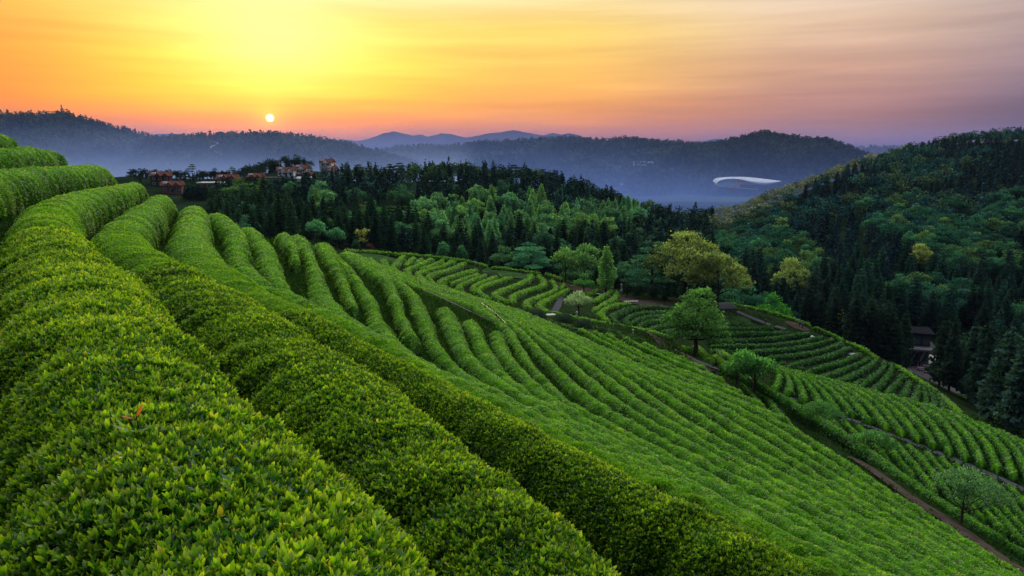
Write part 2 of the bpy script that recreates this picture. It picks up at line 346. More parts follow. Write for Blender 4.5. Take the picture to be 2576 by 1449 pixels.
MAIN = {k: (spl(P) if len(P) > 6 else resample(smooth_poly(P, 2), 24)) for k, P in G.items()}
for k in (0, 1, 2, 3, 4, 5, 7, 9, 11): MAIN[k] = roll(MAIN[k])

PATH_DIRT = [(1560, 806, 148), (1600, 826, 140), (1650, 846, 131), (1700, 878, 119), (1750, 908, 110), (1800, 938, 102), (1860, 974, 94), (1932, 1018, 87), (2040, 1077, 78.5), (2140, 1143, 71.5), (2240, 1213, 65.5), (2330, 1273, 60.5), (2432, 1335, 55.5), (2576, 1427, 49)]
PD = np.array([Py(u, v, y) for u, v, y in PATH_DIRT]); PD = np.vstack([PD, PD[-1] + [8, -12, 0], PD[-1] + [20, -30, 0]])
ZP = PD[:, 2].copy()
LOWER = []
for k, (tu, tv, eu, ev) in enumerate([(1458, 824, 1985, 1053), (1493, 830, 1925, 1015), (1522, 835, 1872, 985), (1570, 846, 1822, 953), (1615, 857, 1776, 925), (1663, 874, 1735, 901)]):
    A, B = Pz(tu, tv, -28.2 - .12 * k), Pz(eu, ev, -29.2 - .08 * k)
    f = np.linspace(0, 1, 12)[:, None]; L_ = np.array(A) * (1 - f) + np.array(B) * f
    L_[:, 0] += -1.6 * np.sin(f[:, 0] * math.pi) * (1 if k < 3 else .5); LOWER.append(L_)
# gravel track and the strip between it and the dirt path
PG = np.array([Pz(u, v, z) for u, v, z in [(1700, 895, -33.6), (1760, 915, -34), (1800, 924, -34.2), (1870, 948, -34.6), (1948, 977, -34.9), (2025, 1009, -35.1), (2148, 1057, -35.3), (2250, 1096, -35.4), (2357, 1139, -35.5), (2482, 1190, -35.5), (2576, 1234, -35.5), (2720, 1300, -35.5), (2900, 1390, -35.5)]])
STRIP = []
S0 = np.array([Pz(u, v, z) for u, v, z in [(1812, 914, -32.4), (1847, 930, -32.3), (1890, 951, -32.2), (1962, 990, -32.2), (2060, 1045, -32.2), (2160, 1109, -32.2), (2257, 1182, -32.2), (2307, 1215, -32.2), (2369, 1257, -32.2), (2440, 1302, -32.2), (2507, 1342, -32.2), (2600, 1397, -32.2)]])
STRIP.append(S0)
tips = [(1860, 955), (1905, 970), (1950, 985), (1990, 1001), (2030, 1016), (2074, 1033), (2118, 1050), (2158, 1065), (2199, 1081), (2240, 1097), (2284, 1113), (2326, 1130), (2365, 1144), (2404, 1161), (2444, 1175), (2486, 1195), (2534, 1214), (2580, 1236), (2630, 1260)]
for i, (u, v) in enumerate(tips):
    sc = .55 + .045 * i
    pts = [(0, 0), (36, 36), (78, 88), (128, 148), (200, 222), (268, 282)]
    Q = [Pz(u + a * sc, v + b * sc, -34.2 + 2.4 * j / 5) for j, (a, b) in enumerate(pts)]
    Q = resample(np.array(Q), 60); s0 = resample(S0, 200); dd_ = np.sqrt(((Q[:, None, :2] - s0[None, :, :2]) ** 2).sum(-1)).min(1); kq = np.nonzero(dd_ < 1.9)[0]
    STRIP.append(Q[:kq[0]] if len(kq) and kq[0] > 6 else Q)
RIGHT = []
ends = [(1950, 975), (1985, 985), (2025, 1002), (2065, 1013), (2105, 1025), (2148, 1040), (2190, 1056), (2233, 1071), (2272, 1086), (2312, 1101), (2352, 1118), (2392, 1134), (2432, 1147), (2472, 1163), (2512, 1178), (2552, 1194), (2594, 1212), (2634, 1230), (2676, 1250), (2720, 1270)]
tops = [(1935, 914), (1945, 917), (1950, 917), (1958, 919), (1972, 923), (1998, 929), (2030, 937), (2068, 946), (2108, 956), (2148, 966), (2195, 979), (2245, 992), (2292, 1003), (2338, 1016), (2383, 1030), (2428, 1046), (2472, 1062), (2517, 1082), (2562, 1101), (2610, 1122)]
for i, ((eu, ev), (tu, tv)) in enumerate(zip(ends, tops)):
    A, B = np.array(Pz(eu, ev, -34.6)), np.array(Pz(tu, tv, -37.6 + .2 * (i < 3)))
    f = np.linspace(0, 1, 14)[:, None]; Q = A * (1 - f) + B * f; Q[:, 2] += .5 * np.sin(f[:, 0] * math.pi)
    d = unit((B - A)[None])[0]; sd = np.array([d[1], -d[0], 0]); Q += sd * 1.1 * np.sin(f * math.pi)
    e = unit((Q[-1:] - Q[-3:-2]))[0]; e[2] = 0
    Q = np.vstack([Q, Q[-1] + e * 3 - [0, 0, .9], Q[-1] + e * 6 - [0, 0, 2.2], Q[-1] + e * 10 - [0, 0, 4.2]]); RIGHT.append(Q)
# far terraces: depth from a field over the photograph, then world points
FARC = [(1064, 698, 158), (1265, 750, 154), (1372, 776, 150), (895, 645, 176), (988, 674, 166), (1140, 654, 220), (1040, 640, 226), (1199, 668, 222), (1284, 690, 214), (1353, 688, 222), (1431, 722, 207), (1336, 745, 170), (900, 630, 226), (1113, 690, 176), (1200, 715, 176), (1506, 727, 205), (1552, 732, 203), (1690, 773, 188), (1687, 825, 158), (1530, 810, 147), (1653, 834, 141), (1604, 800, 166), (1457, 797, 149), (1400, 785, 150),
        (1810, 823, 190), (1947, 821, 194), (2035, 835, 191), (1855, 883, 171), (1977, 921, 160), (2110, 953, 152), (2162, 888, 184), (2207, 898, 182), (2199, 977, 147), (2275, 938, 171), (2302, 1002, 138), (2312, 968, 158), (2380, 1040, 126), (2420, 1070, 120), (1926, 813, 196), (1800, 780, 205), (2010, 812, 199), (2100, 850, 195), (1765, 893, 146), (2390, 1000, 152), (2340, 940, 176)]
_fy = rbf_lin([(u, v) for u, v, y in FARC], np.array([y for u, v, y in FARC], float), 1.0)
def Pf(u, v, dy=0.0): return Py(u, v, float(_fy([(u, v)])[0]) + dy)
def fl(uv): return np.array([Pf(u, v) for u, v in uv])
VROWS = [fl(q) for q in [
    [(895, 639), (905, 645), (912, 653)], [(929, 647), (941, 659), (956, 671)], [(966, 652), (969, 664), (988, 676)],
    [(1015, 642), (998, 659), (986, 671), (1010, 686)], [(1040, 647), (1020, 666)], [(1062, 649), (1047, 660)],
    [(1086, 649), (1052, 666), (1018, 677), (1034, 690)], [(1115, 654), (1089, 666), (1060, 675)], [(1140, 654), (1113, 669), (1064, 679), (1047, 688), (1068, 702)],
    [(1169, 659), (1137, 676), (1089, 686), (1074, 697), (1097, 714)], [(1199, 676), (1162, 687), (1113, 701), (1106, 711), (1130, 723)], [(1206, 688), (1174, 697), (1136, 711)],
    [(1231, 686), (1194, 702), (1155, 714), (1156, 727)], [(1255, 691), (1223, 704), (1189, 717), (1193, 733)], [(1284, 696), (1248, 707), (1208, 719), (1201, 731), (1230, 749)],
    [(1336, 688), (1333, 701), (1297, 716), (1248, 733), (1243, 743), (1272, 755)], [(1353, 691), (1372, 706), (1365, 718), (1321, 729), (1287, 743), (1290, 757)],
    [(1387, 703), (1402, 722), (1390, 733), (1346, 748), (1319, 759), (1334, 773)], [(1419, 713), (1412, 725)], [(1431, 725), (1395, 743), (1358, 760), (1357, 771), (1380, 783)]]]
WROWS = [fl(q) for q in [
    [(1506, 727), (1479, 738)], [(1540, 729), (1496, 755)], [(1552, 732), (1548, 749), (1521, 762), (1494, 777)], [(1587, 761), (1555, 762), (1521, 774), (1508, 787), (1527, 803)],
    [(1700, 774), (1641, 768), (1592, 771), (1555, 784), (1535, 796), (1558, 811)], [(1710, 784), (1628, 782), (1592, 789), (1570, 804), (1585, 816)], [(1715, 794), (1641, 792), (1604, 801), (1586, 814)],
    [(1715, 805), (1641, 804), (1616, 811), (1606, 822)], [(1715, 817), (1658, 816), (1634, 828)], [(1715, 828), (1667, 832)]]]
UROWS = [fl(q) for q in [
    [(1800, 812), (1870, 814), (1905, 815)], [(1780, 826), (1850, 823), (1947, 822)], [(1780, 835), (1910, 835), (1988, 834)], [(1780, 855), (1870, 853), (1935, 849), (2000, 841), (2038, 834)],
    [(1790, 867), (1875, 867), (1935, 866), (2010, 858), (2072, 845)], [(1855, 883), (1960, 878), (2035, 868), (2097, 851)], [(1930, 898), (1960, 894), (2022, 888), (2085, 876), (2119, 860)],
    [(1972, 924), (2010, 909), (2085, 894), (2137, 872)], [(2025, 937), (2060, 922), (2122, 907), (2164, 887)], [(2066, 946), (2110, 932), (2160, 914), (2188, 896)],
    [(2106, 957), (2160, 934), (2197, 913), (2208, 898)], [(2163, 972), (2192, 947), (2221, 927), (2227, 906)], [(2197, 981), (2228, 951), (2246, 927), (2242, 911)],
    [(2231, 986), (2260, 959), (2276, 938)], [(2273, 994), (2290, 956)], [(2302, 1006), (2312, 969)], [(2330, 1014), (2329, 985), (2320, 966)], [(2352, 1022), (2350, 995), (2336, 972)], [(2375, 1030), (2370, 1005), (2352, 980)],
    [(1962, 912), (1975, 908)], [(2008, 925), (2026, 924)], [(2146, 966), (2170, 951)], [(1790, 880), (1820, 879), (1850, 882)]]]
FRONT = fl([(1386, 783), (1457, 797), (1530, 812), (1604, 824), (1653, 834), (1695, 850)])
NEARTREE = [np.array([Py(*p) for p in q]) for q in [[(1716, 868, 133), (1737, 879, 129)], [(1748, 866, 137), (1768, 884, 131), (1788, 905, 124)], [(1798, 890, 133), (1812, 903, 128), (1826, 916, 122)], [(1812, 880, 138), (1832, 892, 133), (1862, 908, 126)]]]
EDGE = [fl(q) for q in [[(868, 628), (900, 630), (954, 632), (1003, 637), (1052, 639), (1101, 645), (1150, 650), (1199, 659), (1225, 668)], [(1235, 670), (1275, 673), (1297, 677), (1330, 681), (1362, 687)], [(1370, 686), (1400, 695), (1416, 702)],
                        [(1838, 760), (1868, 768), (1910, 776), (1960, 789), (2015, 806), (2040, 816)], [(2046, 820), (2075, 830), (2112, 848), (2119, 854)], [(2124, 856), (2160, 868), (2200, 892), (2206, 900)],
                        [(2252, 914), (2300, 945), (2345, 975), (2390, 1010), (2420, 1040)]]]

# ------------------------------------------------------------------ ground under the tea
HH = 1.0
pts = []
for k, P in MAIN.items(): pts += [(x, y, z - HH) for x, y, z in resample(P, 34 if len(P) > 40 else 12)]
for grp, n in ((LOWER, 8), (STRIP, 7), (RIGHT, 12), (VROWS, 6), (WROWS, 6), (UROWS, 6), ([FRONT], 8), (NEARTREE, 3), (EDGE, 8)):
    for P in grp: pts += [(x, y, z - HH) for x, y, z in resample(P, n)]
pts += [tuple(p) for p in PD] + [tuple(p) for p in PG]
pts += [(-34, 60, -4), (-36, 90, -14), (-34, 120, -20), (-30, 150, -25), (-70, 100, -18), (-70, 60, -6), (-60, 20, 11), (-30, -8, 9), (-12, -12, 3.4), (-60, -12, 16), (-70, 150, -22), (-70, 220, -24), (-55, 200, -27), (-38, 230, -31), (-30, 245, -34), (-45, 245, -33), (-15, 238, -35),
        (110, 40, -38), (115, 0, -36), (118, 100, -48), (90, -12, -32), (118, 150, -62), (118, 200, -64), (100, 245, -60), (118, 245, -62), (60, 245, -52), (75, 215, -52), (30, 245, -45), (0, 245, -39), (15, 238, -40)]
PLAZA = [(2300, 930, 206), (2250, 905, 214), (2400, 1000, 190), (2440, 960, 200), (2380, 900, 222), (2330, 860, 236)]
pts += [(Py(u, v, y)[0], y, -62.5) for u, v, y in PLAZA]
pts = np.array(pts)
gk = np.round(pts[:, :2] / 1.2); _, ui = np.unique(gk, axis=0, return_index=True); pts = pts[ui]
_gf = tps(pts[:, :2] / 50.0, pts[:, 2], 2e-6)
GX0, GX1, GY0, GY1, GS = -72.0, 120.0, -14.0, 250.0, 1.0
gx = np.arange(GX0, GX1 + .1, GS); gy = np.arange(GY0, GY1 + .1, GS)
GZ = _gf(np.stack(np.meshgrid(gx, gy), -1).reshape(-1, 2) / 50.0).reshape(len(gy), len(gx))
GZ = np.clip(GZ, -68, 22)
def ground(x, y):
    x = np.asarray(x, float); y = np.asarray(y, float)
    fx = np.clip((x - GX0) / GS, 0, len(gx) - 1.001); fy = np.clip((y - GY0) / GS, 0, len(gy) - 1.001)
    i = fx.astype(int); j = fy.astype(int); a = fx - i; b = fy - j
    return GZ[j, i] * (1 - a) * (1 - b) + GZ[j, i + 1] * a * (1 - b) + GZ[j + 1, i] * (1 - a) * b + GZ[j + 1, i + 1] * a * b
def hit(u, v, lift=0.0):
    """first ground point under a photograph point"""
    a, b = ray(u, v); y = np.concatenate([np.arange(1, 20, .1), np.arange(20, 250, .25)])
    d = b * y - ground(a * y, y) - lift; ok = np.nonzero(d < 0)[0]
    yy = y[ok[0]] if len(ok) else 240.0
    return (float(a * yy), float(yy), float(ground(a * yy, yy)))

# ------------------------------------------------------------------ hedge builder
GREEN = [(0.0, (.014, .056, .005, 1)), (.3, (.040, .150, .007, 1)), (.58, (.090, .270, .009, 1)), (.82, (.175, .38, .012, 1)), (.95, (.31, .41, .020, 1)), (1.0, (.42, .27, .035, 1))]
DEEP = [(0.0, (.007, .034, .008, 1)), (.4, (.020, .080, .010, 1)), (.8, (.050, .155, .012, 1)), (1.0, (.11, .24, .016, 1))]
M_TEA = mat_leaf('tea_leaf', GREEN, .45, .035, tip=((.60, .54, .03, 1), .75))
M_TEA2 = mat_leaf('tea_leaf_deep', DEEP, .35, .03)
MIDG = [(p, tuple((x * .5 + y * .5) for x, y in zip(c0, c1))) for (p, c0), (_, c1) in zip(GREEN, [DEEP[0], DEEP[1], DEEP[2], DEEP[3], DEEP[3], DEEP[3]])]
M_TEA3 = mat_leaf('tea_leaf_mid', MIDG, .4, .03)
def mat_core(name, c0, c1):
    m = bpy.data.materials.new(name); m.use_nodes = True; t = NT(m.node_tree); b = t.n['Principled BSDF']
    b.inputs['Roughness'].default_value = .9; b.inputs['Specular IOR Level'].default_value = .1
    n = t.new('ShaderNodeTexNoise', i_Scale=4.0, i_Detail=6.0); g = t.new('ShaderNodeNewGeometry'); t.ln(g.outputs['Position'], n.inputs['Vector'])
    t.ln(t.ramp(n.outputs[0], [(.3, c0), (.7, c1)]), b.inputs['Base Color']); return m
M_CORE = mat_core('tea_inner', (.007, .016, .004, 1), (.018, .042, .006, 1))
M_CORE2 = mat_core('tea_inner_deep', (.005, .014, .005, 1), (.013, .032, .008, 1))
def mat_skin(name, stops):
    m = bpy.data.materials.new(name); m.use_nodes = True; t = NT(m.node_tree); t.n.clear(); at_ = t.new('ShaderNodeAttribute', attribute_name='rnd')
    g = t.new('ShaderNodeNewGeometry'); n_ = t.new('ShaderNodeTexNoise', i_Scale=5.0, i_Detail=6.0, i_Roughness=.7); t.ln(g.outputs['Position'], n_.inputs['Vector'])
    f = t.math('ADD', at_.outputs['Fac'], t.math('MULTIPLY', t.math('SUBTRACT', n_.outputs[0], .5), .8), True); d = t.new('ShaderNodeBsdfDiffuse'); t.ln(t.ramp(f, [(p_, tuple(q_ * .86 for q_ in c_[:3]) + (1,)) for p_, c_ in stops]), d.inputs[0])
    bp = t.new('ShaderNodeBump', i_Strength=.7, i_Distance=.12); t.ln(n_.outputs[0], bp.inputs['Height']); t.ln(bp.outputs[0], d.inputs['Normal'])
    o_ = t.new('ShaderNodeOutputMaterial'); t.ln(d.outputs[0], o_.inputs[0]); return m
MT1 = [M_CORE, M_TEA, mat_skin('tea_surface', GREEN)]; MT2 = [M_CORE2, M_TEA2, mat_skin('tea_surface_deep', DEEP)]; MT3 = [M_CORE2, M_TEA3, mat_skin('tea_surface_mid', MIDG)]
LEAVES = [0]
def autow(rows, ratio=.74, lo=.8, hi=2.1, ex=()):
    D = [resample(np.asarray(P, float), 60) for P in rows]; allp = [np.vstack([d for j, d in enumerate(D) if j != i] + [resample(np.asarray(e, float), 60) for e in ex]) for i in range(len(D))]
    out = []
    for d, o_ in zip(D, allp):
        m_ = np.sqrt(((d[:, None, :2] - o_[None, :, :2]) ** 2).sum(-1)).min(1); m_ = np.clip(m_ * ratio, lo, hi)
        k_ = np.ones(7) / 7; out.append(np.convolve(np.pad(m_, 3, mode='edge'), k_, 'valid'))
    return out
def hedge(P, width=2.0, height=1.15, seed=0, mats=None, lift=0.0, cover=1.9, yel=0.0, ends=(True, True), name='tea_hedge', bump=1.0, dome=0.0):
    P = smooth_poly(np.asarray(P, float), 2)
    d = np.concatenate([[0], np.cumsum(np.linalg.norm(np.diff(P, axis=0), axis=1))]); Ltot = d[-1]
    fs = np.linspace(0, Ltot, 1200); fp = np.stack([np.interp(fs, d, P[:, k]) for k in range(3)], 1)
    vis = in_frame(fp, 500, 400)
    dist = np.maximum(np.linalg.norm(fp, axis=1), 1.5); step = np.where(vis, np.clip(dist * .0055, .07, .55), 1.2)
    cum = np.concatenate([[0], np.cumsum(np.diff(fs) / step[1:])]); n = max(6, int(cum[-1]) + 1)
    s = np.interp(np.linspace(0, cum[-1], n), cum, fs); C = np.stack([np.interp(s, fs, fp[:, k]) for k in range(3)], 1)
    T = unit(np.gradient(C, s, axis=0)); L = unit(np.stack([T[:, 1], -T[:, 0], 0 * s], 1))
    sl_ = (ground(C[:, 0] + L[:, 0], C[:, 1] + L[:, 1]) - ground(C[:, 0] - L[:, 0], C[:, 1] - L[:, 1])) / 2
    L = unit(L + np.stack([0 * s, 0 * s, np.clip(sl_, -.6, .6) * .25], 1)); U = unit(np.cross(L, T)); U = np.where(U[:, 2:3] < 0, -U, U)
    wa = np.interp(s / Ltot, np.linspace(0, 1, len(width)), width) if np.ndim(width) else np.full(n, float(width))
    height = np.minimum(height, .60 * wa + .45); wmax = float(wa.mean()); r = .95 * wmax / 2
    e = np.ones(n)
    if ends[0]: e = np.minimum(e, np.sqrt(np.clip(1 - (1 - np.clip(s / r, 0, 1)) ** 2, 0, 1)))
    if ends[1]: e = np.minimum(e, np.sqrt(np.clip(1 - (1 - np.clip((Ltot - s) / r, 0, 1)) ** 2, 0, 1)))
    e = np.maximum(e, .04); wv = 1 + .12 * vnoise(s * .35, seed * 7.1) + .10 * vnoise(s * 1.3, seed * 3.7)
    hv = 1 + .06 * vnoise(s * .3, seed * 5.3, 3.1) + .035 * bump * vnoise(s * 1.1, seed * 2.3, 5.1)
    m = 17; ph = np.linspace(-.45, math.pi + .45, m)
    cs, sn = np.cos(ph), np.sin(ph)
    px = np.sign(cs) * np.abs(cs) ** (.88 + .24 * dome); pz = np.where(sn >= 0, np.abs(sn) ** (.80 + .22 * dome), sn * 1.1)
    px = np.where(sn < 0, px * .92, px)
    a = (wa / 2 * e * wv)[:, None]; h = (height * hv)[:, None]
    top = (.25 + .75 * e)[:, None]
    S_, PH = s[:, None], ph[None, :]
    lat = px[None, :] * a
    band = .085 * vnoise(S_ * 1.9 + lat * .5, lat * .9, seed) + .060 * vnoise(S_ * 4.5 + lat * 1.2, lat * 1.4, seed + 9) + .05 * vnoise(S_ * .6, lat * .7, seed + 5) + .05 * vnoise(S_ * 2.7 + lat * .35, lat * .2, seed + 13)
    side = np.clip(1 - np.abs(pz), 0, 1)[None, :]; band = bump * band * (1 + .9 * side) * np.clip(e[:, None] * 1.5, .3, 1)
    B = C[:, None] + L[:, None] * (lat + px[None, :] * band)[..., None] + U[:, None] * (h * (pz[None, :] * top - 1) + np.maximum(pz, 0)[None, :] * band + lift)[..., None]
    V = B.reshape(-1, 3); Fc = grid_faces(n, m)
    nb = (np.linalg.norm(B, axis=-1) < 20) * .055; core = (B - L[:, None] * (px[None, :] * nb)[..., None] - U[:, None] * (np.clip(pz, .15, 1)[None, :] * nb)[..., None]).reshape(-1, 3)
    core_tone_shade = np.clip(.40 + .30 * vnoise(V[:, 0] * 1.1, V[:, 1] * 1.1, V[:, 2]) + .22 * vnoise(V[:, 0] * 3.3, V[:, 1] * 3.3, V[:, 2] * 3) + .17 - np.tile(.66 * np.clip(1 - pz / .97, 0, 1) ** .8, n), .0, 1)  # older side leaves darker, deepened to paint shade into the grooves
    # leaves
    Q = B; du = Q[1:, :-1] - Q[:-1, :-1]; dv = Q[:-1, 1:] - Q[:-1, :-1]; ctr = (Q[1:, 1:] + Q[:-1, :-1]) / 2
    nn = np.cross(du, dv); ar = np.linalg.norm(nn, axis=-1); nn = unit(nn)
    out = unit(ctr - (C[:-1, None] - U[:-1, None] * .6)); nn = np.where((nn * out).sum(-1, keepdims=True) < 0, -nn, nn)
    dist = np.linalg.norm(ctr, axis=-1); size = np.maximum(.031, dist * .0026)
    facing = -(nn * unit(ctr)).sum(-1)
    okk = in_frame(ctr, 160, 140) & (facing > -.45)
    low = np.clip((pz[:-1] + pz[1:]) / 2, -.3, 1); wgt = np.where(low < .12, .30, np.where(low < .45, .75, 1.0))[None, :]
    farf = np.clip((dist - 14) / 26, 0, 1); lam = np.where(okk, ar * cover * (1 + .9 * np.clip(1 - dist / 15, 0, 1)) * (1 - .66 * farf) * wgt / (size ** 2 * .29), 0)
    cnt = RNG.poisson(np.minimum(lam, 4000)); idx = np.repeat(np.arange(cnt.size), cnt.ravel()); k = len(idx)
    if k == 0:
        return link(name, mesh(name, V, [Fc], {'rnd': core_tone_shade, 'tip': np.zeros(len(V))}, smooth=True, mats=np.full(len(Fc), 2)), mats or MT1)
    i, j = np.unravel_index(idx, cnt.shape); fa, fb = RNG.random(k)[:, None], RNG.random(k)[:, None]
    base = Q[i, j] + du[i, j] * fa + dv[i, j] * fb; N_ = nn[i, j]; sz = size[i, j] * RNG.uniform(.7, 1.35, k)
    near = dist[i, j] < 17
    ff = farf[i, j][:, None]; rv = RNG.normal(size=(k, 3)); A = unit((N_ * .75 + np.array([0, 0, .75])) * (1 - .72 * ff) + rv * np.where(near, .55, .6)[:, None]); S = unit(np.cross(A, RNG.normal(size=(k, 3))))
    At = unit(unit(rv - (rv * N_).sum(1, keepdims=True) * N_) + N_ * RNG.uniform(.05, .75, (k, 1))); A = unit(A * (1 - ff) + At * ff); S = np.where(ff > .5, unit(np.cross(N_, A) + .35 * RNG.normal(size=(k, 3))), S)
    pl = vnoise(base[:, 0] * .9, base[:, 1] * .9, base[:, 2] * .9) * .14 + vnoise(base[:, 0] * 3.1, base[:, 1] * 3.1, 7.7) * .08
    rnd = np.clip(RNG.beta(2.0, 2.4, k) * .9 + pl + yel * np.clip(low[j], 0, 1) + .12 * ff[:, 0] - np.where(ff[:, 0] > .5, .58 * np.clip(1 - low[j] / .95, 0, 1) ** .8, .20 * np.clip(1 - low[j] / .60, 0, 1)), 0, 1)  # side leaves lowered in tone: aged leaf colour plus painted groove shade
    base = base - N_ * (sz * RNG.uniform(.05, .95, k) * (1 - .9 * ff[:, 0]))[:, None]
    q = ~near; vs, fs_, at1, at2 = [core], [Fc], [core_tone_shade], [np.zeros(len(core))]; off = len(core)
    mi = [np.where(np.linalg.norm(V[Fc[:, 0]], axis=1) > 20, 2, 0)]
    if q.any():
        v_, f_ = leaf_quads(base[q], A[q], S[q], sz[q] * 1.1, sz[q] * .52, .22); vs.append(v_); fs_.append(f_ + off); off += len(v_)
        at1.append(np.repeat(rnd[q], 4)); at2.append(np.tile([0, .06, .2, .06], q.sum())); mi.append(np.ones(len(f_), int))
    if near.any():
        ni = np.nonzero(near)[0]; old = RNG.random(len(ni)) < .30; sh = ni[~old][: (len(ni[~old]) // 4) * 4]
        Pn, An, Ln, Rn, Tn, Wn = [], [], [], [], [], []
        if len(sh):
            c0 = sh[::4]; nc = len(c0); ax = unit(N_[c0] * .6 + [0, 0, .9] + RNG.normal(size=(nc, 3)) * .28); s1 = unit(np.cross(ax, RNG.normal(size=(nc, 3)))); s2 = np.cross(ax, s1)
            cs_ = sz[c0] * RNG.uniform(.85, 1.25, nc); cr = rnd[c0]; bs = base[c0] + ax * (cs_ * RNG.uniform(-.8, .9, nc) + .035 * vnoise(base[c0][:, 0] * 4, base[c0][:, 1] * 4, 1.5))[:, None]; th0 = RNG.random(nc) * 6.283
            for q_ in range(5):
                th_ = th0 + q_ * 2.4 + RNG.normal(size=nc) * .25; tl = RNG.uniform(.12, .4, nc) if q_ == 0 else RNG.uniform(.4, 1.05, nc)
                d_ = ax * np.cos(tl)[:, None] + (s1 * np.cos(th_)[:, None] + s2 * np.sin(th_)[:, None]) * np.sin(tl)[:, None]
                Pn.append(bs - ax * (cs_ * .09 * q_)[:, None]); An.append(unit(d_)); Ln.append(cs_ * (1.05 - .04 * q_) * RNG.uniform(.8, 1.2, nc)); Rn.append(cr - .05 * q_ + RNG.normal(size=nc) * .07); Tn.append(np.clip((1.0 - .2 * q_) * (.25 + cr) * RNG.uniform(.5, 1.2, nc), 0, 1)); Wn.append(np.full(nc, .50))
        od = ni[old]
        if len(od):
            At_ = unit(RNG.normal(size=(len(od), 3)) + N_[od] * .5); Pn.append(base[od] - N_[od] * (sz[od] * .35)[:, None]); An.append(At_); Ln.append(sz[od] * 1.45); Rn.append(np.clip(rnd[od] * .35, 0, .25)); Tn.append(np.zeros(len(od))); Wn.append(np.full(len(od), .48))
        Pn, An, Ln, Rn, Tn, Wn = np.vstack(Pn), np.vstack(An), np.concatenate(Ln), np.concatenate(Rn), np.concatenate(Tn), np.concatenate(Wn)
        Sn = unit(np.cross(An, RNG.normal(size=An.shape))); v_, f_ = leaf_fine(Pn, An, Sn, Ln, Ln * Wn); vs.append(v_); fs_.append(f_ + off)
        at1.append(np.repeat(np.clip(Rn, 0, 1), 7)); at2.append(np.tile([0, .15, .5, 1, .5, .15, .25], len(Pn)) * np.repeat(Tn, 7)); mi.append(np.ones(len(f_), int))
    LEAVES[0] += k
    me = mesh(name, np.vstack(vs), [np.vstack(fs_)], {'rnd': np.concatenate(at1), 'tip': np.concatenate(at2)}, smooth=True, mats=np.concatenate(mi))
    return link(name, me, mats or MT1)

SPURNAMES = {-3: 'topmost scrap of tea hedge poking in at the left edge above the other rows', -2: 'high tea hedge on the upper left, second from the top of the slope', -1: 'short stub of tea hedge tucked between two long hedges at the upper left',
             0: 'long rounded tea hedge just uphill of the big foreground hedge', 1: 'huge foreground tea hedge with large yellow-tipped leaves under the camera', 2: 'second broad tea hedge, right beside the big foreground hedge', 3: 'third broad tea hedge from the camera, its crest hiding the slope behind'}
KS = sorted(MAIN); AW = dict(zip(KS, autow([MAIN[k] for k in KS], .76, .85, 2.05, LOWER)))
for k in KS:
    P = MAIN[k]
    if k in SPURNAMES: lb = SPURNAMES[k]
    elif k in (6, 8, 10): lb = {6: 'short tea hedge that ends in a dark blunt face near the ridge', 8: 'narrow tea hedge that stops halfway down the slope above the weedy gap', 10: 'tea hedge broken off halfway down, left of the bamboo fence enclosure'}[k]
    elif k < 12: lb = 'tea hedge rolling over the ridge, %s one down from the big foreground hedge' % ORD[k - 2]
    elif k < 15: lb = 'tea hedge with its blunt upper end at the bamboo fence, %s of three' % ORD[k - 12]
    else: lb = 'long tea hedge on the main slope, %s row up from the dirt path side' % ORD[24 - k]
    wd = AW[k] * ({1: 1.22, 2: 1.28, 3: 1.3}.get(k, np.interp(np.arange(60), [20, 40], [1.16 if k < 6 else 1.14, .72]) if 3 < k < 12 else 1.12 if k < 4 else np.interp(np.arange(60), [6, 22], [1.12 if k < 15 else .95, .74])))
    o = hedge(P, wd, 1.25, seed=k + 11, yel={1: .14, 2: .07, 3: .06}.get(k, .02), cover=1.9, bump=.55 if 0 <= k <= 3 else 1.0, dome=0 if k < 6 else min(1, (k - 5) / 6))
    tag(o, lb, 'tea hedge', 'tea hedges on the main slope')
AWL, AWS, AWR = autow(LOWER, .74, .8, 1.8, [MAIN[24]]), autow(STRIP, .64, .7, 1.6), autow(RIGHT, .68, .8, 1.7)
AWV, AWW, AWU = autow(VROWS, .66, 1.0, 1.9), autow(WROWS, .66, 1.0, 1.9), autow(UROWS, .66, 1.0, 1.9)
for k, P in enumerate(LOWER): tag(hedge(P, AWL[k], .95, seed=60 + k, dome=1), 'short tea hedge starting at the grassy strip, %s of six down to the dirt path' % ORD[k], 'tea hedge', 'tea hedges above the dirt path')
for k, P in enumerate(STRIP):
    lb = 'long tea hedge bordering the far side of the dirt path' if k == 0 else 'tea hedge finger ending at the gravel track, %s along from the small trees' % ORD[k - 1]
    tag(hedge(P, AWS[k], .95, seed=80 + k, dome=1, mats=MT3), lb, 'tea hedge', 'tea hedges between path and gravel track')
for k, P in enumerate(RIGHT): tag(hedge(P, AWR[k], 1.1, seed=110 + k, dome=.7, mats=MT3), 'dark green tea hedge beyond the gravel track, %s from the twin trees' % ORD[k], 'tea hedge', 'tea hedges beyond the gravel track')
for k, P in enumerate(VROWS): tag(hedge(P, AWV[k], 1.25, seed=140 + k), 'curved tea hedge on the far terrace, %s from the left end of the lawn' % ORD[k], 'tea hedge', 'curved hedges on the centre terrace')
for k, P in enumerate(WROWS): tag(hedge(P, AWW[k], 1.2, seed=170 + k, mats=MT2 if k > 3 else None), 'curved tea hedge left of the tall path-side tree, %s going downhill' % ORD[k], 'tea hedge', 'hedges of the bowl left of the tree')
for k, P in enumerate(UROWS): tag(hedge(P, AWU[k], 1.25, seed=190 + k, mats=MT2), 'dark tea hedge in the bowl below the stairs, %s one counted from the top' % (ORD[k] if k < 20 else ('twenty-' + ORD[k - 20])), 'tea hedge', 'hedges of the bowl below the stairs')
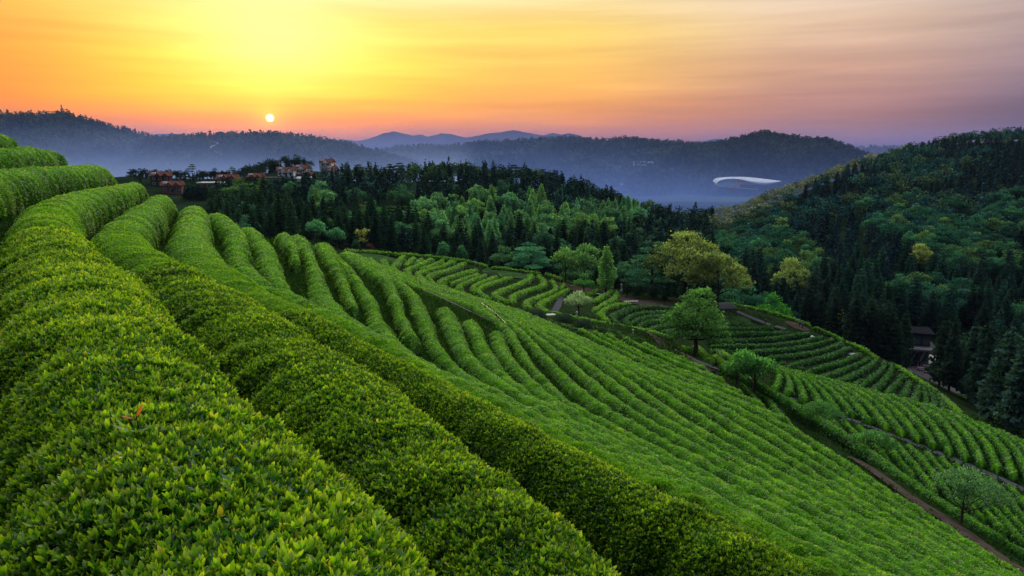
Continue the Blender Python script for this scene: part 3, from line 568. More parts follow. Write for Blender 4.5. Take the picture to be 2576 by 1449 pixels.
tag(hedge(FRONT, 1.7, 1.0, seed=230), 'clipped tea hedge along the lower edge of the bowl beside the dirt path', 'tea hedge')
for k, P in enumerate(NEARTREE): tag(hedge(P, 1.7, 1.0, seed=232 + k), 'stubby tea hedge beside the tall path-side tree, %s from its trunk' % ORD[k], 'tea hedge', 'stubby hedges by the tall tree')
for k, P in enumerate(EDGE): tag(hedge(P, 1.3, 1.0, seed=240 + k), 'thin boundary hedge along the outer rim of the tea terraces, %s stretch from the left' % ORD[k], 'boundary hedge', 'boundary hedges round the terraces')
print('LEAVES', LEAVES[0])

# ground sheet
M_SOIL = mat_pbr('soil', (.014, .026, .009, 1), .95, .1, var=.55, scale=.8, bump=.4, bscale=6)
XX, YY = np.meshgrid(gx, gy); ZZ = GZ + .10 * fbm(XX * .4, YY * .4, 2.0) - .05
o = link('ground', mesh('ground', np.stack([XX, YY, ZZ], -1), [grid_faces(len(gy), len(gx))], smooth=True), M_SOIL); tag(o, 'weedy soil of the tea hillside between the hedges', kind='structure')

# weeds between the hedges
def ray_ground(u, v):
    a, b_ = ray(u, v); ys = np.exp(np.linspace(math.log(4), math.log(236), 420)); hitY = np.full(len(u), np.nan)
    for i in range(0, len(u), 6000):
        A_, B_ = a[i:i + 6000, None], b_[i:i + 6000, None]; d_ = B_ * ys - ground(A_ * ys, np.broadcast_to(ys, (len(A_), len(ys)))) ; k_ = (d_ < 0).argmax(1); ok_ = (d_ < 0).any(1); hitY[i:i + 6000] = np.where(ok_, ys[k_], np.nan)
    return a * hitY, hitY
uu = RNG.uniform(-40, 2620, 42000); vv = RNG.uniform(560, 1449, 42000); vv[:9000] = RNG.uniform(560, 900, 9000); uu[:6000] = RNG.uniform(450, 1320, 6000)
gxx, gyy = ray_ground(uu, vv); okg = ~np.isnan(gyy); gxx, gyy = gxx[okg], gyy[okg]
P_all = np.vstack([PD, PG]); dpath = np.sqrt(((gxx[:, None] - resample(PD, 80)[None, :, 0]) ** 2 + (gyy[:, None] - resample(PD, 80)[None, :, 1]) ** 2)).min(1); dpg = np.sqrt(((gxx[:, None] - resample(PG, 80)[None, :, 0]) ** 2 + (gyy[:, None] - resample(PG, 80)[None, :, 1]) ** 2)).min(1)
keep = (dpath > 1.3) & (dpg > .9) & (gyy < 135) ; gxx, gyy = gxx[keep], gyy[keep]; n_ = len(gxx); m_ = 5
Pg = np.stack([gxx, gyy, ground(gxx, gyy)], 1); sp_ = np.linalg.norm(Pg, axis=1) * .0035; Pg = np.repeat(Pg, m_, 0); sp_ = np.repeat(np.maximum(sp_, .07), m_)
Pg[:, :2] += RNG.normal(size=(len(Pg), 2)) * sp_[:, None] * 1.2; Pg[:, 2] = ground(Pg[:, 0], Pg[:, 1]) + sp_ * RNG.uniform(0, .8, len(Pg))
Ag = unit(RNG.normal(size=Pg.shape) * [.8, .8, .3] + [0, 0, .8]); Sg = unit(np.cross(Ag, RNG.normal(size=Pg.shape))); v_, f_ = leaf_quads(Pg, Ag, Sg, sp_ * RNG.uniform(.8, 1.8, len(Pg)), sp_ * .55)
M_WEEDS = mat_leaf('weeds', [(0, (.010, .030, .008, 1)), (.5, (.022, .062, .012, 1)), (.9, (.05, .10, .018, 1)), (1, (.10, .11, .03, 1))], .3, .0)
tag(link('grass', mesh('grass', v_, [f_], {'rnd': np.repeat(np.clip(RNG.beta(2, 2, len(Pg)) + .2 * vnoise(Pg[:, 0] * .3, Pg[:, 1] * .3, 9.0), 0, 1), 4)}), M_WEEDS), 'dark weeds and grass growing on the ground between the tea hedges', 'weeds', kind='stuff')
# ------------------------------------------------------------------ middle ground: wooded hill, right hillside, village ridge, valley
MIDC = []
def mc(u, y, z): MIDC.append((u, y, z))
for u, z in ((-200, -26), (200, -24), (500, -24), (700, -25), (860, -30), (1000, -34), (1200, -38), (1414, -41), (1600, -44), (1800, -50), (2000, -54), (2150, -59), (2340, -63), (2600, -64)): mc(u, 212, z - 4)
for u, z in ((760, -25), (874, -31), (1000, -34), (1200, -38), (1414, -42.5), (1600, -45), (1800, -50), (2000, -55)): mc(u, 248, z)
for u, y, z in [(1000, 320, -29), (1000, 420, -15), (1200, 300, -34), (1200, 380, -20), (1200, 450, -13), (1200, 600, -42), (1400, 300, -38), (1400, 400, -23), (1400, 470, -19), (1400, 650, -54), (1600, 300, -43), (1600, 420, -36), (1600, 500, -42), (1750, 300, -50), (1750, 400, -52), (1750, 520, -58),
                (800, 280, -27), (800, 340, -23), (800, 440, -18), (800, 530, -13), (800, 640, -26), (700, 300, -27), (700, 420, -22), (705, 520, -12.5), (750, 560, -7.5), (760, 640, -22), (600, 300, -27), (600, 400, -23), (575, 480, -17.3), (600, 540, -15), (450, 300, -26), (430, 400, -22), (410, 470, -17.6), (450, 520, -14), (450, 600, -28), (340, 500, -12), (340, 600, -28), (526, 462, -22.6), (432, 452, -21.4), (718, 526, -13.6), (757, 538, -12.2), (819, 548, -10.4), (772, 515, -15.6), (100, 500, -16), (100, 650, -40), (900, 500, -16), (900, 620, -34),
                (1000, 560, -32), (800, 900, -64), (400, 900, -64), (0, 900, -62), (1200, 900, -66), (1600, 900, -66),
                (1800, 450, -42), (1880, 480, -36), (1950, 500, -29), (2050, 535, -21), (2100, 560, -16), (2180, 590, -7), (2250, 620, -1), (2320, 650, 6), (2400, 680, 10), (2500, 700, 13), (2650, 720, 15), (2900, 730, 16),
                (1850, 650, -62), (1950, 720, -58), (2100, 800, -48), (2300, 900, -40), (2600, 1000, -40), (1800, 900, -66), (2000, 1000, -66),
                (1900, 260, -52), (1900, 330, -49), (1900, 410, -44), (2000, 350, -43), (2000, 420, -37), (2200, 250, -57), (2200, 350, -39), (2200, 450, -22), (2200, 540, -9), (2400, 250, -58), (2400, 330, -42), (2400, 430, -21), (2400, 550, -3), (2600, 250, -57), (2600, 330, -38), (2600, 430, -16), (2600, 560, 3), (2900, 250, -55), (2900, 430, -14), (2900, 560, 4)]: mc(u, y, z)
_mf = rbf_lin([((u - CU) / 600, 3.2 * math.log(y / 200)) for u, y, z in MIDC], np.array([z for u, y, z in MIDC], float), 5e-3)
def mid_xy(x, y):
    x = np.asarray(x, float); y = np.asarray(y, float)
    # x/y is close to (u-CU)/F for the gentle angles met out there
    q = np.stack([(x / y * F / 600).ravel(), (3.2 * np.log(np.maximum(y, 60) / 200)).ravel()], 1)
    z = _mf(q).reshape(x.shape); return z + 1.2 * fbm(x / 60, y / 60, 3.0) - .3
na, ny = 150, 120
aa = np.linspace(-1.05, 1.05, na); yy = np.exp(np.linspace(math.log(206), math.log(1150), ny))
AX, AY = np.meshgrid(aa, yy); MZ = mid_xy(AX * AY, AY); MZ[-1] = -72
fade = np.clip((AY - 850) / 300, 0, 1); MZ = MZ * (1 - fade) + (-68) * fade
def mid(x, y):
    """height of the middle ground, read from the sheet that is drawn"""
    x = np.asarray(x, float); y = np.asarray(y, float)
    fi = np.clip((x / y - aa[0]) / (aa[1] - aa[0]), 0, na - 1.001); fj = np.clip((np.log(y) - math.log(206)) / (math.log(1150 / 206) / (ny - 1)), 0, ny - 1.001)
    i = fi.astype(int); j = fj.astype(int); a = fi - i; b = fj - j
    return MZ[j, i] * (1 - a) * (1 - b) + MZ[j, i + 1] * a * (1 - b) + MZ[j + 1, i] * (1 - a) * b + MZ[j + 1, i + 1] * a * b
M_FLOOR = mat_pbr('forest_floor', (.011, .022, .011, 1), .95, .1, var=.5, scale=.05)
o = link('terrain', mesh('terrain', np.stack([AX * AY, AY, MZ], -1), [grid_faces(ny, na)], smooth=True), M_FLOOR); tag(o, 'wooded hills and valley side behind the tea terraces', kind='structure')

M_FIELD = mat_pbr('valley_floor', (.045, .075, .035, 1), .95, .1, var=.5, scale=.006)
NF = 40; fx = np.linspace(-6500, 6500, NF); fy_ = np.linspace(-2500, 7600, NF); FX, FY = np.meshgrid(fx, fy_)
o = link('valley_floor', mesh('valley_floor', np.stack([FX, FY, FX * 0 - 70], -1), [grid_faces(NF, NF)]), M_FIELD); tag(o, 'flat valley floor under the mist', kind='structure')

# ------------------------------------------------------------------ distant hills
def _clump(n, rad, flat=.8):
    d = unit(RNG.normal(size=(n, 3))); d[:, 2] = np.abs(d[:, 2]) * flat; return d * rad
M_FARWOOD = mat_leaf('far_wood', [(0, (.012, .030, .022, 1)), (.5, (.028, .062, .036, 1)), (.85, (.07, .12, .055, 1)), (1, (.12, .15, .075, 1))], .1, 0)
HILLS = []
def hill(name, label, pts, dist, zf=-72, wf=420, wb=400, trees=5000, th=8.0, gul=.25, seed=1, rough=1.0, clear=None):
    us = np.array([p[0] for p in pts], float); vs_ = np.array([p[1] for p in pts], float)
    n = 170; u = np.linspace(us[0], us[-1], n); v = np.interp(u, us, vs_); v = v + .8 * rough * vnoise(u / 9.0, seed) + .7 * rough * vnoise(u / 4.0, seed * 2.0)
    yd = dist * (1 + .06 * vnoise(u / 160.0, seed * 1.7)); a, b = ray(u, v); X, Y, Z = a * yd, yd, b * yd - th * .55
    Z = np.maximum(Z, zf + 2); ed = np.clip(np.minimum(np.arange(n), np.arange(n)[::-1]) / 6.0, 0, 1); Z = zf + (Z - zf) * ed
    t = np.concatenate([np.linspace(-1, 0, 34), np.linspace(0, 1, 12)[1:]]); TT, _ = np.meshgrid(t, u, indexing='xy')
    prof = np.where(TT < 0, (np.clip(1 + TT, 0, 1) ** 1.15), (np.clip(1 - TT, 0, 1) ** 1.2))
    wdt = np.where(TT < 0, wf, wb); py = Y[:, None] + TT * wdt; pxx = X[:, None] * (1 + TT * wdt / Y[:, None] * .55)
    spur = vnoise(pxx / (wf * .38) + TT * .8, TT * 1.3, seed * 3.1) * .7 + vnoise(pxx / (wf * .16), TT * 3, seed) * .35
    bell = np.clip(1 - np.abs(TT), 0, 1) * np.abs(TT) * 4
    pz = zf + (Z[:, None] - zf) * np.clip(prof + gul * spur * bell, 0, 1.0)
    V = np.stack([pxx, py, pz], -1); m = V.shape[1]
    o = link(name, mesh(name, V, [grid_faces(n, m)], smooth=True), M_FLOOR); tag(o, label, kind='structure'); HILLS.append((name, V))
    if trees:
        i = RNG.random(trees) * (n - 1); j = np.where(RNG.random(trees) < .9, RNG.random(trees) ** .9 * 33, 33 + RNG.random(trees) * 2)
        i0, j0 = i.astype(int), np.minimum(j.astype(int), m - 2); fi, fj = (i - i0)[:, None], (j - j0)[:, None]
        B = V[i0, j0] * (1 - fi) * (1 - fj) + V[np.minimum(i0 + 1, n - 1), j0] * fi * (1 - fj) + V[i0, j0 + 1] * (1 - fi) * fj + V[np.minimum(i0 + 1, n - 1), j0 + 1] * fi * fj
        B = B[in_frame(B, 60, 60)]
        if clear is not None:
            uu, vv, _ = project(B); cl = resample(np.array(clear, float), 60); B = B[(((uu[:, None] - cl[None, :, 0]) / 5) ** 2 + ((vv[:, None] - cl[None, :, 1] - 2) / 5) ** 2).min(1) > 1]
        t_ = len(B); k = 22; h = th * RNG.uniform(.65, 1.25, t_)
        conif = RNG.random(t_) < .35 + .3 * (vnoise(B[:, 0] / 90, B[:, 1] / 90, seed) > 0); rr = h * np.where(conif, .24, .46)
        c = unit(RNG.normal(size=(t_, k, 3))); f = RNG.random((t_, k)); zz = np.where(conif[:, None], f, .5 + .5 * c[..., 2])
        rad = np.where(conif[:, None], (1 - f) * rr[:, None], rr[:, None] * np.sqrt(np.clip(1 - c[..., 2] ** 2, 0, 1)))
        th_ = RNG.random((t_, k)) * 2 * math.pi
        Pq = B[:, None] + np.stack([np.cos(th_) * rad, np.sin(th_) * rad, zz * h[:, None]], -1); Pq = Pq.reshape(-1, 3)
        A = unit(RNG.normal(size=Pq.shape) + [0, 0, .6]); S = unit(np.cross(A, RNG.normal(size=Pq.shape)))
        sz = np.repeat(h, k) * .42 * RNG.uniform(.7, 1.3, len(Pq))
        v_, f_ = leaf_quads(Pq, A, S, sz, sz * .75)
        rn = np.clip(np.where(conif, .18, .62) + RNG.normal(size=t_) * .16 + .3 * vnoise(B[:, 0] / 70, B[:, 1] / 70, 4.0), 0, 1); rn = np.repeat(rn, k) + RNG.normal(size=t_ * k) * .07
        fo = link('forest', mesh('forest', v_, [f_], {'rnd': np.repeat(np.clip(rn, 0, 1), 4)}), M_FARWOOD)
        tag(fo, label.replace('hill', 'wood').replace('ridge', 'wood') + ', its trees reading as one mass', 'forest', kind='stuff')
    return V
HL = hill('hill', 'big blue wooded hill on the far left with the mast on its top', [(-260, 330), (-150, 300), (0, 282), (60, 284), (110, 284), (158, 277), (200, 292), (260, 309), (330, 326), (400, 346), (470, 362), (560, 385), (660, 410)], 1750, wf=650, trees=9000, seed=2)
H2 = hill('hill', 'low wooded hill straight below the rising sun', [(330, 372), (372, 349), (440, 344), (520, 339), (600, 335), (680, 333), (760, 341), (830, 353), (880, 363), (940, 380), (1010, 400), (1080, 420)], 1450, wf=480, trees=8000, seed=5, clear=[(536, 359), (552, 366), (529, 374), (562, 395), (588, 399)])
hill('hill', 'long wooded ridge in the middle beyond the misty valley', [(790, 415), (840, 396), (930, 380), (1000, 370), (1080, 365), (1130, 367), (1200, 357), (1280, 353), (1380, 347), (1440, 346), (1500, 351), (1580, 346), (1640, 352), (1700, 357), (1760, 362), (1830, 370), (1900, 385)], 1950, wf=560, trees=12000, seed=8)
hill('hill', 'dark rounded hill right of centre behind the sports hall', [(1640, 400), (1700, 378), (1800, 360), (1870, 343), (1920, 331), (1970, 341), (2020, 347), (2090, 351), (2130, 369), (2190, 392), (2260, 415), (2330, 430)], 1650, wf=200, trees=9000, seed=11)
hill('hill', 'small blue ridge peeping out on the right', [(2080, 380), (2140, 371), (2200, 367), (2260, 368), (2330, 376), (2420, 390)], 2600, wf=500, trees=2500, seed=13)
hill('hill', 'low wooded knoll in the valley beside the sports hall', [(1560, 448), (1640, 436), (1700, 424), (1760, 410), (1820, 406), (1880, 420), (1950, 432), (2040, 442)], 1560, zf=-74, wf=140, wb=200, trees=4200, th=9, seed=17)
hill('mountains', 'far blue mountain chain under the sunrise', [(700, 375), (820, 352), (860, 348), (900, 353), (930, 346), (965, 333), (990, 328), (1040, 339), (1060, 336), (1075, 342), (1110, 333), (1140, 336), (1170, 344), (1190, 341), (1230, 333), (1262, 330), (1290, 325), (1350, 336), (1370, 338), (1390, 332), (1412, 337), (1430, 333), (1450, 336), (1480, 346), (1560, 365), (1650, 385)], 3900, zf=-72, wf=1000, wb=300, trees=0, gul=.12, seed=21, rough=.6)
hill('mountains', 'nearer low blue foothills in front of the mountain chain', [(820, 375), (880, 366), (930, 362), (960, 366), (1010, 352), (1060, 344), (1100, 356), (1180, 362), (1260, 366)], 3300, zf=-72, wf=700, wb=400, trees=0, gul=.12, seed=23, rough=.6)
hill('mountains', 'faint low mountains left of the sun', [(300, 352), (370, 339), (395, 335), (420, 334), (450, 335), (480, 340), (560, 356)], 3800, wf=800, wb=400, trees=0, gul=.1, seed=25, rough=.5)
hill('mountains', 'faint low mountains right of the centre', [(1660, 372), (1740, 359), (1770, 353), (1800, 347), (1830, 349), (1860, 345), (1885, 350), (1960, 362), (2060, 380)], 3800, wf=800, wb=400, trees=0, gul=.1, seed=27, rough=.5)

# ------------------------------------------------------------------ haze and valley mist
def mat_vol(name, colr, dens, aniso=0.0):
    m = bpy.data.materials.new(name); m.use_nodes = True; t = NT(m.node_tree); t.n.clear()
    v = t.new('ShaderNodeVolumePrincipled'); v.inputs['Color'].default_value = colr; v.inputs['Density'].default_value = dens; v.inputs['Anisotropy'].default_value = aniso
    o_ = t.new('ShaderNodeOutputMaterial'); t.ln(v.outputs[0], o_.inputs['Volume']); return m
hz = MB().box((0, 1350, 47), (9000, 6300, 236)).build('haze', mat_vol('haze_air', (.20, .23, .46, 1), 3.8e-5, .0)); tag(hz, 'thin blue morning haze over the whole landscape', 'haze', kind='stuff')
def mat_mist(name, colr, dens, zb, sc, xr=1.0):
    m = bpy.data.materials.new(name); m.use_nodes = True; t = NT(m.node_tree); t.n.clear()
    g = t.new('ShaderNodeNewGeometry'); sp_ = t.new('ShaderNodeSeparateXYZ'); t.ln(g.outputs['Position'], sp_.inputs[0])
    e = t.math('POWER', 2.718, t.math('DIVIDE', t.math('SUBTRACT', zb, sp_.outputs[2]), sc))
    n_ = t.new('ShaderNodeTexNoise', i_Scale=.004, i_Detail=2.0); t.ln(g.outputs['Position'], n_.inputs['Vector'])
    mr = t.new('ShaderNodeMapRange'); t.ln(sp_.outputs[0], mr.inputs[0]); mr.inputs[1].default_value = -500; mr.inputs[2].default_value = 430; mr.inputs[3].default_value = 1.3; mr.inputs[4].default_value = xr; e = t.math('MULTIPLY', e, mr.outputs[0])
    d = t.math('MULTIPLY', t.math('MULTIPLY', e, dens), t.math('MULTIPLY', t.math('SUBTRACT', n_.outputs[0], .2), 3.0, True))
    v = t.new('ShaderNodeVolumePrincipled'); v.inputs['Color'].default_value = colr; t.ln(d, v.inputs['Density']); v.inputs['Anisotropy'].default_value = .0
    o_ = t.new('ShaderNodeOutputMaterial'); t.ln(v.outputs[0], o_.inputs['Volume']); return m
SC.cycles.volume_max_steps = 64; SC.cycles.volume_step_rate = 1.0
def mistbox(c_, sz, mat, label):
    o_ = MB().box(c_, sz).build('mist', mat); tag(o_, label, 'mist', kind='stuff')
mistbox((0, 1300, -5), (5200, 1300, 134), mat_mist('mist_air', (.24, .39, 1.0, 1), .0070, -70, 28, .26), 'blue mist filling the valley bottom')
mistbox((0, 3150, 42), (7600, 2300, 228), mat_mist('far_mist_air', (.20, .24, .62, 1), .011, -70, 46), 'blue haze gathered low among the far mountains')
mistbox((-480, 880, -22), (860, 420, 100), mat_mist('pale_mist_air', (.46, .60, 1.0, 1), .13, -70, 13), 'pale fog bank behind the village pines')
# ------------------------------------------------------------------ trees: prototypes one unit tall, then placed copies
M_BARK = mat_pbr('bark', (.045, .036, .028, 1), .9, .2, var=.4, scale=6)
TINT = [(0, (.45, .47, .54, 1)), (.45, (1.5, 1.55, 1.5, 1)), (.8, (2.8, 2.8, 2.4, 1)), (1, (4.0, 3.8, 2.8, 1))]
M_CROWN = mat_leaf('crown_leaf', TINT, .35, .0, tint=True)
class Proto: pass
PR = {}
def _leaves(P, out, ls, r, up=.35, asp=.7):
    n = len(P); A = unit(out * .7 + RNG.normal(size=(n, 3)) * .6 + [0, 0, up]); S = unit(np.cross(A, RNG.normal(size=(n, 3))))
    sz = ls * RNG.uniform(.65, 1.4, n); v, f = leaf_quads(P - A * (sz * .5)[:, None], A, S, sz, sz * asp); return v, f, np.repeat(np.clip(r, 0, 1), 4)
def proto(key, crown_parts, trunk):
    p = Proto(); V, Fs, rr, o = [], [], [], 0
    for v, f, r in crown_parts: V.append(v); Fs.append(f + o); rr.append(r); o += len(v)
    p.V, p.F, p.R = np.vstack(V), np.vstack(Fs), np.concatenate(rr)
    p.crown = mesh(key + '_crown', p.V, [p.F], {'rnd': p.R}); p.crown.materials.append(M_CROWN)
    p.trunk = trunk.mesh(key + '_trunk', True); p.trunk.materials.append(M_BARK)
    PR.setdefault(key, []).append(p)
def conifer(R_=.17, n=1500, ls=.045, pw=.7, base=.10, droop=-.25, layers=13, key='conifer', up=.0):
    t = 1 - (1 - base) * RNG.random(n) ** .62; t = base + (1 - t) if False else t
    t = base + (1 - base) * (1 - np.sqrt(RNG.random(n))) ** .9
    lay = np.round((t - base) / (1 - base) * layers + RNG.normal(size=n) * .16) / layers; t = base + (1 - base) * np.clip(.55 * lay + .45 * (t - base) / (1 - base), 0, 1)
    th = RNG.random(n) * 2 * math.pi; sd = RNG.random() * 50
    rm = R_ * (1 - (t - base) / (1 - base) * .985) ** pw * (.78 + .34 * vnoise(th * 1.6 + sd, t * 9)) * np.clip(.55 + (t - base) * 4, 0, 1)
    f = RNG.random(n) ** .45; r = rm * f; P = np.stack([np.cos(th) * r, np.sin(th) * r, t + droop * r * .6], 1)
    out = np.stack([np.cos(th), np.sin(th), 0 * t + droop], 1)
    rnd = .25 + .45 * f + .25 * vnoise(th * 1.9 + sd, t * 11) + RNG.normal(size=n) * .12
    tr = MB(); tr.tube([(0, 0, -.05), (.003, 0, .3), (0, .002, .7), (0, 0, .96)], [.02, .015, .009, .002], 6)
    for q in range(14):
        z = base + (.8 - base) * q / 14; a = RNG.random() * 6.28; l = R_ * (1 - z) ** pw * .8; tr.tube([(0, 0, z), (math.cos(a) * l, math.sin(a) * l, z + droop * l * .5)], [.005, .0015], 4)
    proto(key, [_leaves(P, out, ls, rnd, up)], tr)
def broad(lobes, n=2200, ls=.05, key='broad', cl=46, tr_h=.35, clump=.10, rad=.022, sparse=1.0, limbs=True, flat=.75):
    """lobes: (x, y, z, rx, rz); leaf clumps scattered over each lobe's shell"""
    parts = []; w_ = np.array([l[3] ** 2 + l[3] * l[4] for l in lobes]); w_ = w_ / w_.sum()
    for (x, y, z, rx, rz), ww in zip(lobes, w_):
        nc = max(3, int(cl * len(lobes) ** .5 * ww * 2.2)); m = max(4, int(n * ww / nc))
        d = unit(RNG.normal(size=(nc, 3))); d[:, 2] = np.where(d[:, 2] < -.45, -d[:, 2], d[:, 2]); rr = RNG.uniform(.55, 1.0, nc) ** .6
        C = np.array([x, y, z]) + d * rr[:, None] * [rx, rx, rz]
        k = nc * m; ci = np.repeat(np.arange(nc), m); off = RNG.normal(size=(k, 3)) * [1, 1, flat]; off = off / (np.linalg.norm(off, axis=1)[:, None] + .3) * RNG.random(k)[:, None] ** .5
        P = C[ci] + off * clump * RNG.uniform(.7, 1.3, nc)[ci][:, None]
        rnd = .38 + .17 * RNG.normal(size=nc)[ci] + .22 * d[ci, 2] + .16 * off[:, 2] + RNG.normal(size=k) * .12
        parts.append(_leaves(P, unit(d[ci] + off * .8), ls, rnd))
    tr = MB(); bz = tr_h; tr.tube([(0, 0, -.05), (.01, .005, bz * .5), (0, 0, bz), (.01, 0, min(.8, bz + .3))], [rad * 1.35, rad, rad * .8, rad * .25], 8)
    if limbs:
        for (x, y, z, rx, rz) in lobes:
            b0 = np.array([0, 0, bz * RNG.uniform(.75, 1.15)]); e = np.array([x, y, z]); mid_ = (b0 + e) / 2 + [RNG.normal() * .02, RNG.normal() * .02, -.02]
            tr.tube([b0, mid_, e, e + [RNG.normal() * .03, RNG.normal() * .03, rz * .7]], [rad * .55, rad * .38, rad * .2, rad * .07], 6)
            for _ in range(4):
                s_ = mid_ * .5 + e * .5; q = unit(RNG.normal(size=(1, 3)))[0] * [rx, rx, rz * .8]; tr.tube([s_, e + q * .75], [rad * .2, rad * .05], 4)
    proto(key, parts, tr)
def pads(levels, n=1200, ls=.05, key='pine', bend=.04, rad=.016, th=.03):
    """flat foliage pads on a bent stem: (z, reach, pad radius, count)"""
    parts = []; tr = MB(); zz = np.linspace(-.05, levels[-1][0], 7); bx = bend * np.sin(zz * 4.0); by = bend * .6 * np.sin(zz * 3.1 + 1)
    tr.tube(np.stack([bx, by, zz], 1), np.linspace(rad * 1.3, rad * .35, 7), 7); tot = sum(l[3] * l[2] ** 2 for l in levels)
    for z, reach, pr, c_ in levels:
        a0 = RNG.random() * 6.28
        for q in range(c_):
            a = a0 + q * 6.283 / max(1, c_) + RNG.normal() * .25; rch = reach * RNG.uniform(.75, 1.15); cx, cy_ = np.interp(z, zz, bx) + math.cos(a) * rch, np.interp(z, zz, by) + math.sin(a) * rch
            m = max(12, int(n * pr ** 2 / tot)); ro = pr * np.sqrt(RNG.random(m)); t_ = RNG.random(m) * 6.283
            P = np.stack([cx + ro * np.cos(t_), cy_ + ro * np.sin(t_), z + th * (1 - (ro / pr) ** 2) * RNG.uniform(-.4, 1, m) * 1.4 - ro * .12], 1)
            out = np.stack([np.cos(t_) * .7, np.sin(t_) * .7, 0 * t_ + .3], 1); parts.append(_leaves(P, out, ls, .42 + .16 * RNG.normal() + RNG.normal(size=m) * .16, .2))
            tr.tube([(np.interp(z - .06, zz, bx), np.interp(z - .06, zz, by), z - .06), (cx * .6, cy_ * .6, z - .035), (cx, cy_, z)], [rad * .5, rad * .3, rad * .1], 5)
    proto(key, parts, tr)
def ringlobes(n, r, z0, z1, rx, rz, top=True):
    L_ = [(r * math.cos(i * 6.283 / n + RNG.random() * .6) * RNG.uniform(.75, 1.2), r * math.sin(i * 6.283 / n + RNG.random() * .6) * RNG.uniform(.75, 1.2), RNG.uniform(z0, z1), rx * RNG.uniform(.75, 1.2), rz * RNG.uniform(.8, 1.2)) for i in range(n)]
    if top: L_.append((0, 0, 1 - rz * 1.15, rx * .9, rz))
    return L_
for q in range(6): conifer(R_=RNG.uniform(.19, .27), pw=RNG.uniform(.45, .75), n=1700, ls=.05)
for q in range(3): conifer(R_=RNG.uniform(.22, .27), pw=.55, n=1700, key='lightcone', droop=.15, ls=.05, layers=20, up=.4)
for q in range(4): broad(ringlobes(6, .22, .42, .7, .2, .17), n=2000, ls=.05)
for q in range(3): broad(ringlobes(7, .36, .42, .66, .24, .17), n=2400, ls=.045, key='wide', tr_h=.28, cl=60)
for q in range(3): broad(ringlobes(6, .26, .45, .75, .2, .16), n=520, ls=.042, key='bare', cl=30, tr_h=.3, clump=.12)
for q in range(4): pads([(.50, .13, .10, 2), (.66, .15, .12, 3), (.80, .13, .12, 3), (.92, .05, .13, 1)], n=900, bend=RNG.uniform(-.06, .06))
for q in range(2): pads([(.22, .30, .15, 6), (.36, .27, .15, 6), (.50, .23, .14, 6), (.62, .19, .12, 5), (.74, .14, .10, 5), (.85, .09, .08, 4), (.94, .02, .06, 1)], n=4200, ls=.03, key='deodar', bend=.008, rad=.02, th=.02)
for q in range(2): pads([(.34, .42, .24, 6), (.5, .36, .24, 6), (.66, .28, .22, 5), (.8, .18, .2, 4), (.93, .03, .18, 1)], n=3600, ls=.05, key='tiered', bend=.02, rad=.025, th=.04)
broad([(0, 0, .62, .26, .20), (.13, .05, .45, .24, .17), (-.14, .03, .47, .24, .17), (.03, -.14, .44, .22, .17), (0, .13, .42, .22, .16), (.02, 0, .84, .17, .14), (-.2, -.1, .31, .15, .10), (.2, -.08, .3, .17, .11)], n=7000, ls=.030, key='tallpath', cl=120, tr_h=.24, clump=.065, rad=.026)
broad([(-.2, .0, .62, .25, .2), (.18, .1, .66, .25, .2), (0, -.2, .6, .25, .2), (.02, .05, .82, .24, .15), (.36, -.05, .5, .2, .16), (-.36, .05, .48, .2, .15), (.1, .3, .52, .22, .16), (-.12, -.3, .44, .2, .14)], n=8000, ls=.030, key='goldoak', cl=130, tr_h=.3, clump=.06, rad=.02)
broad([(-.17, 0, .62, .26, .2), (.2, .05, .68, .3, .24), (.0, -.12, .55, .24, .16), (.36, -.04, .46, .2, .15)], n=2600, ls=.050, key='orchard', cl=60, tr_h=.26, clump=.11, rad=.03)
broad([(.22, 0, .7, .34, .2), (-.12, .06, .62, .26, .16), (.5, -.05, .52, .28, .16)], n=2200, ls=.050, key='leaning', cl=60, tr_h=.24, clump=.12, rad=.03)
broad([(-.3, .05, .72, .34, .2), (.1, 0, .84, .36, .18), (.45, -.05, .6, .36, .2), (.0, -.2, .6, .34, .18), (.75, 0, .42, .28, .16)], n=3600, ls=.040, key='spreading', cl=90, tr_h=.25, clump=.11, rad=.028)
broad(ringlobes(6, .3, .5, .75, .26, .2), n=3400, ls=.04, key='silver', cl=90, tr_h=.3, clump=.09, rad=.03)
broad(ringlobes(4, .14, .3, .6, .24, .26), n=1500, ls=.06, key='topiary', cl=50, tr_h=.1, clump=.12)
broad([(0, 0, .75, .13, .12), (.1, .05, .9, .1, .08), (-.1, 0, .86, .1, .08), (.02, 0, .55, .1, .08)], n=320, ls=.06, key='sparse', cl=18, tr_h=.5, clump=.1, rad=.012)
print('protos', sum(len(v) for v in PR.values()))

def hgt(x, y):
    x = np.asarray(x, float); y = np.asarray(y, float)
    return np.where((y < 240) & (x < 119) & (x > -71), ground(x, np.minimum(y, 249)), mid(x, np.maximum(y, 207)))
NAMES = {'conifer': ('conifer', 'conifer'), 'lightcone': ('cypress', 'cypress'), 'pine': ('pine_tree', 'pine'), 'deodar': ('cedar_tree', 'cedar')}
def place(key, x, y, H, colr, label, group=None, rz=None, parts=True, vi=None, wide=1.0, z=None):
    p = PR[key][int(RNG.integers(len(PR[key]))) if vi is None else vi]; nm, cat = NAMES.get(key, ('broadleaf_tree', 'broadleaf tree'))
    z = float(hgt(x, y)) if z is None else z
    rz = RNG.random() * 6.283 if rz is None else rz
    if parts:
        o_ = empty(nm, (x, y, z), rz); o_.scale = (H * wide, H * wide, H)
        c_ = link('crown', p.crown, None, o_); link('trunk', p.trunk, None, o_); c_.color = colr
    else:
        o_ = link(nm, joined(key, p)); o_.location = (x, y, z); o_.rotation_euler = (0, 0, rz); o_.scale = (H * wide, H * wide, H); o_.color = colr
    return tag(o_, label, cat, group)
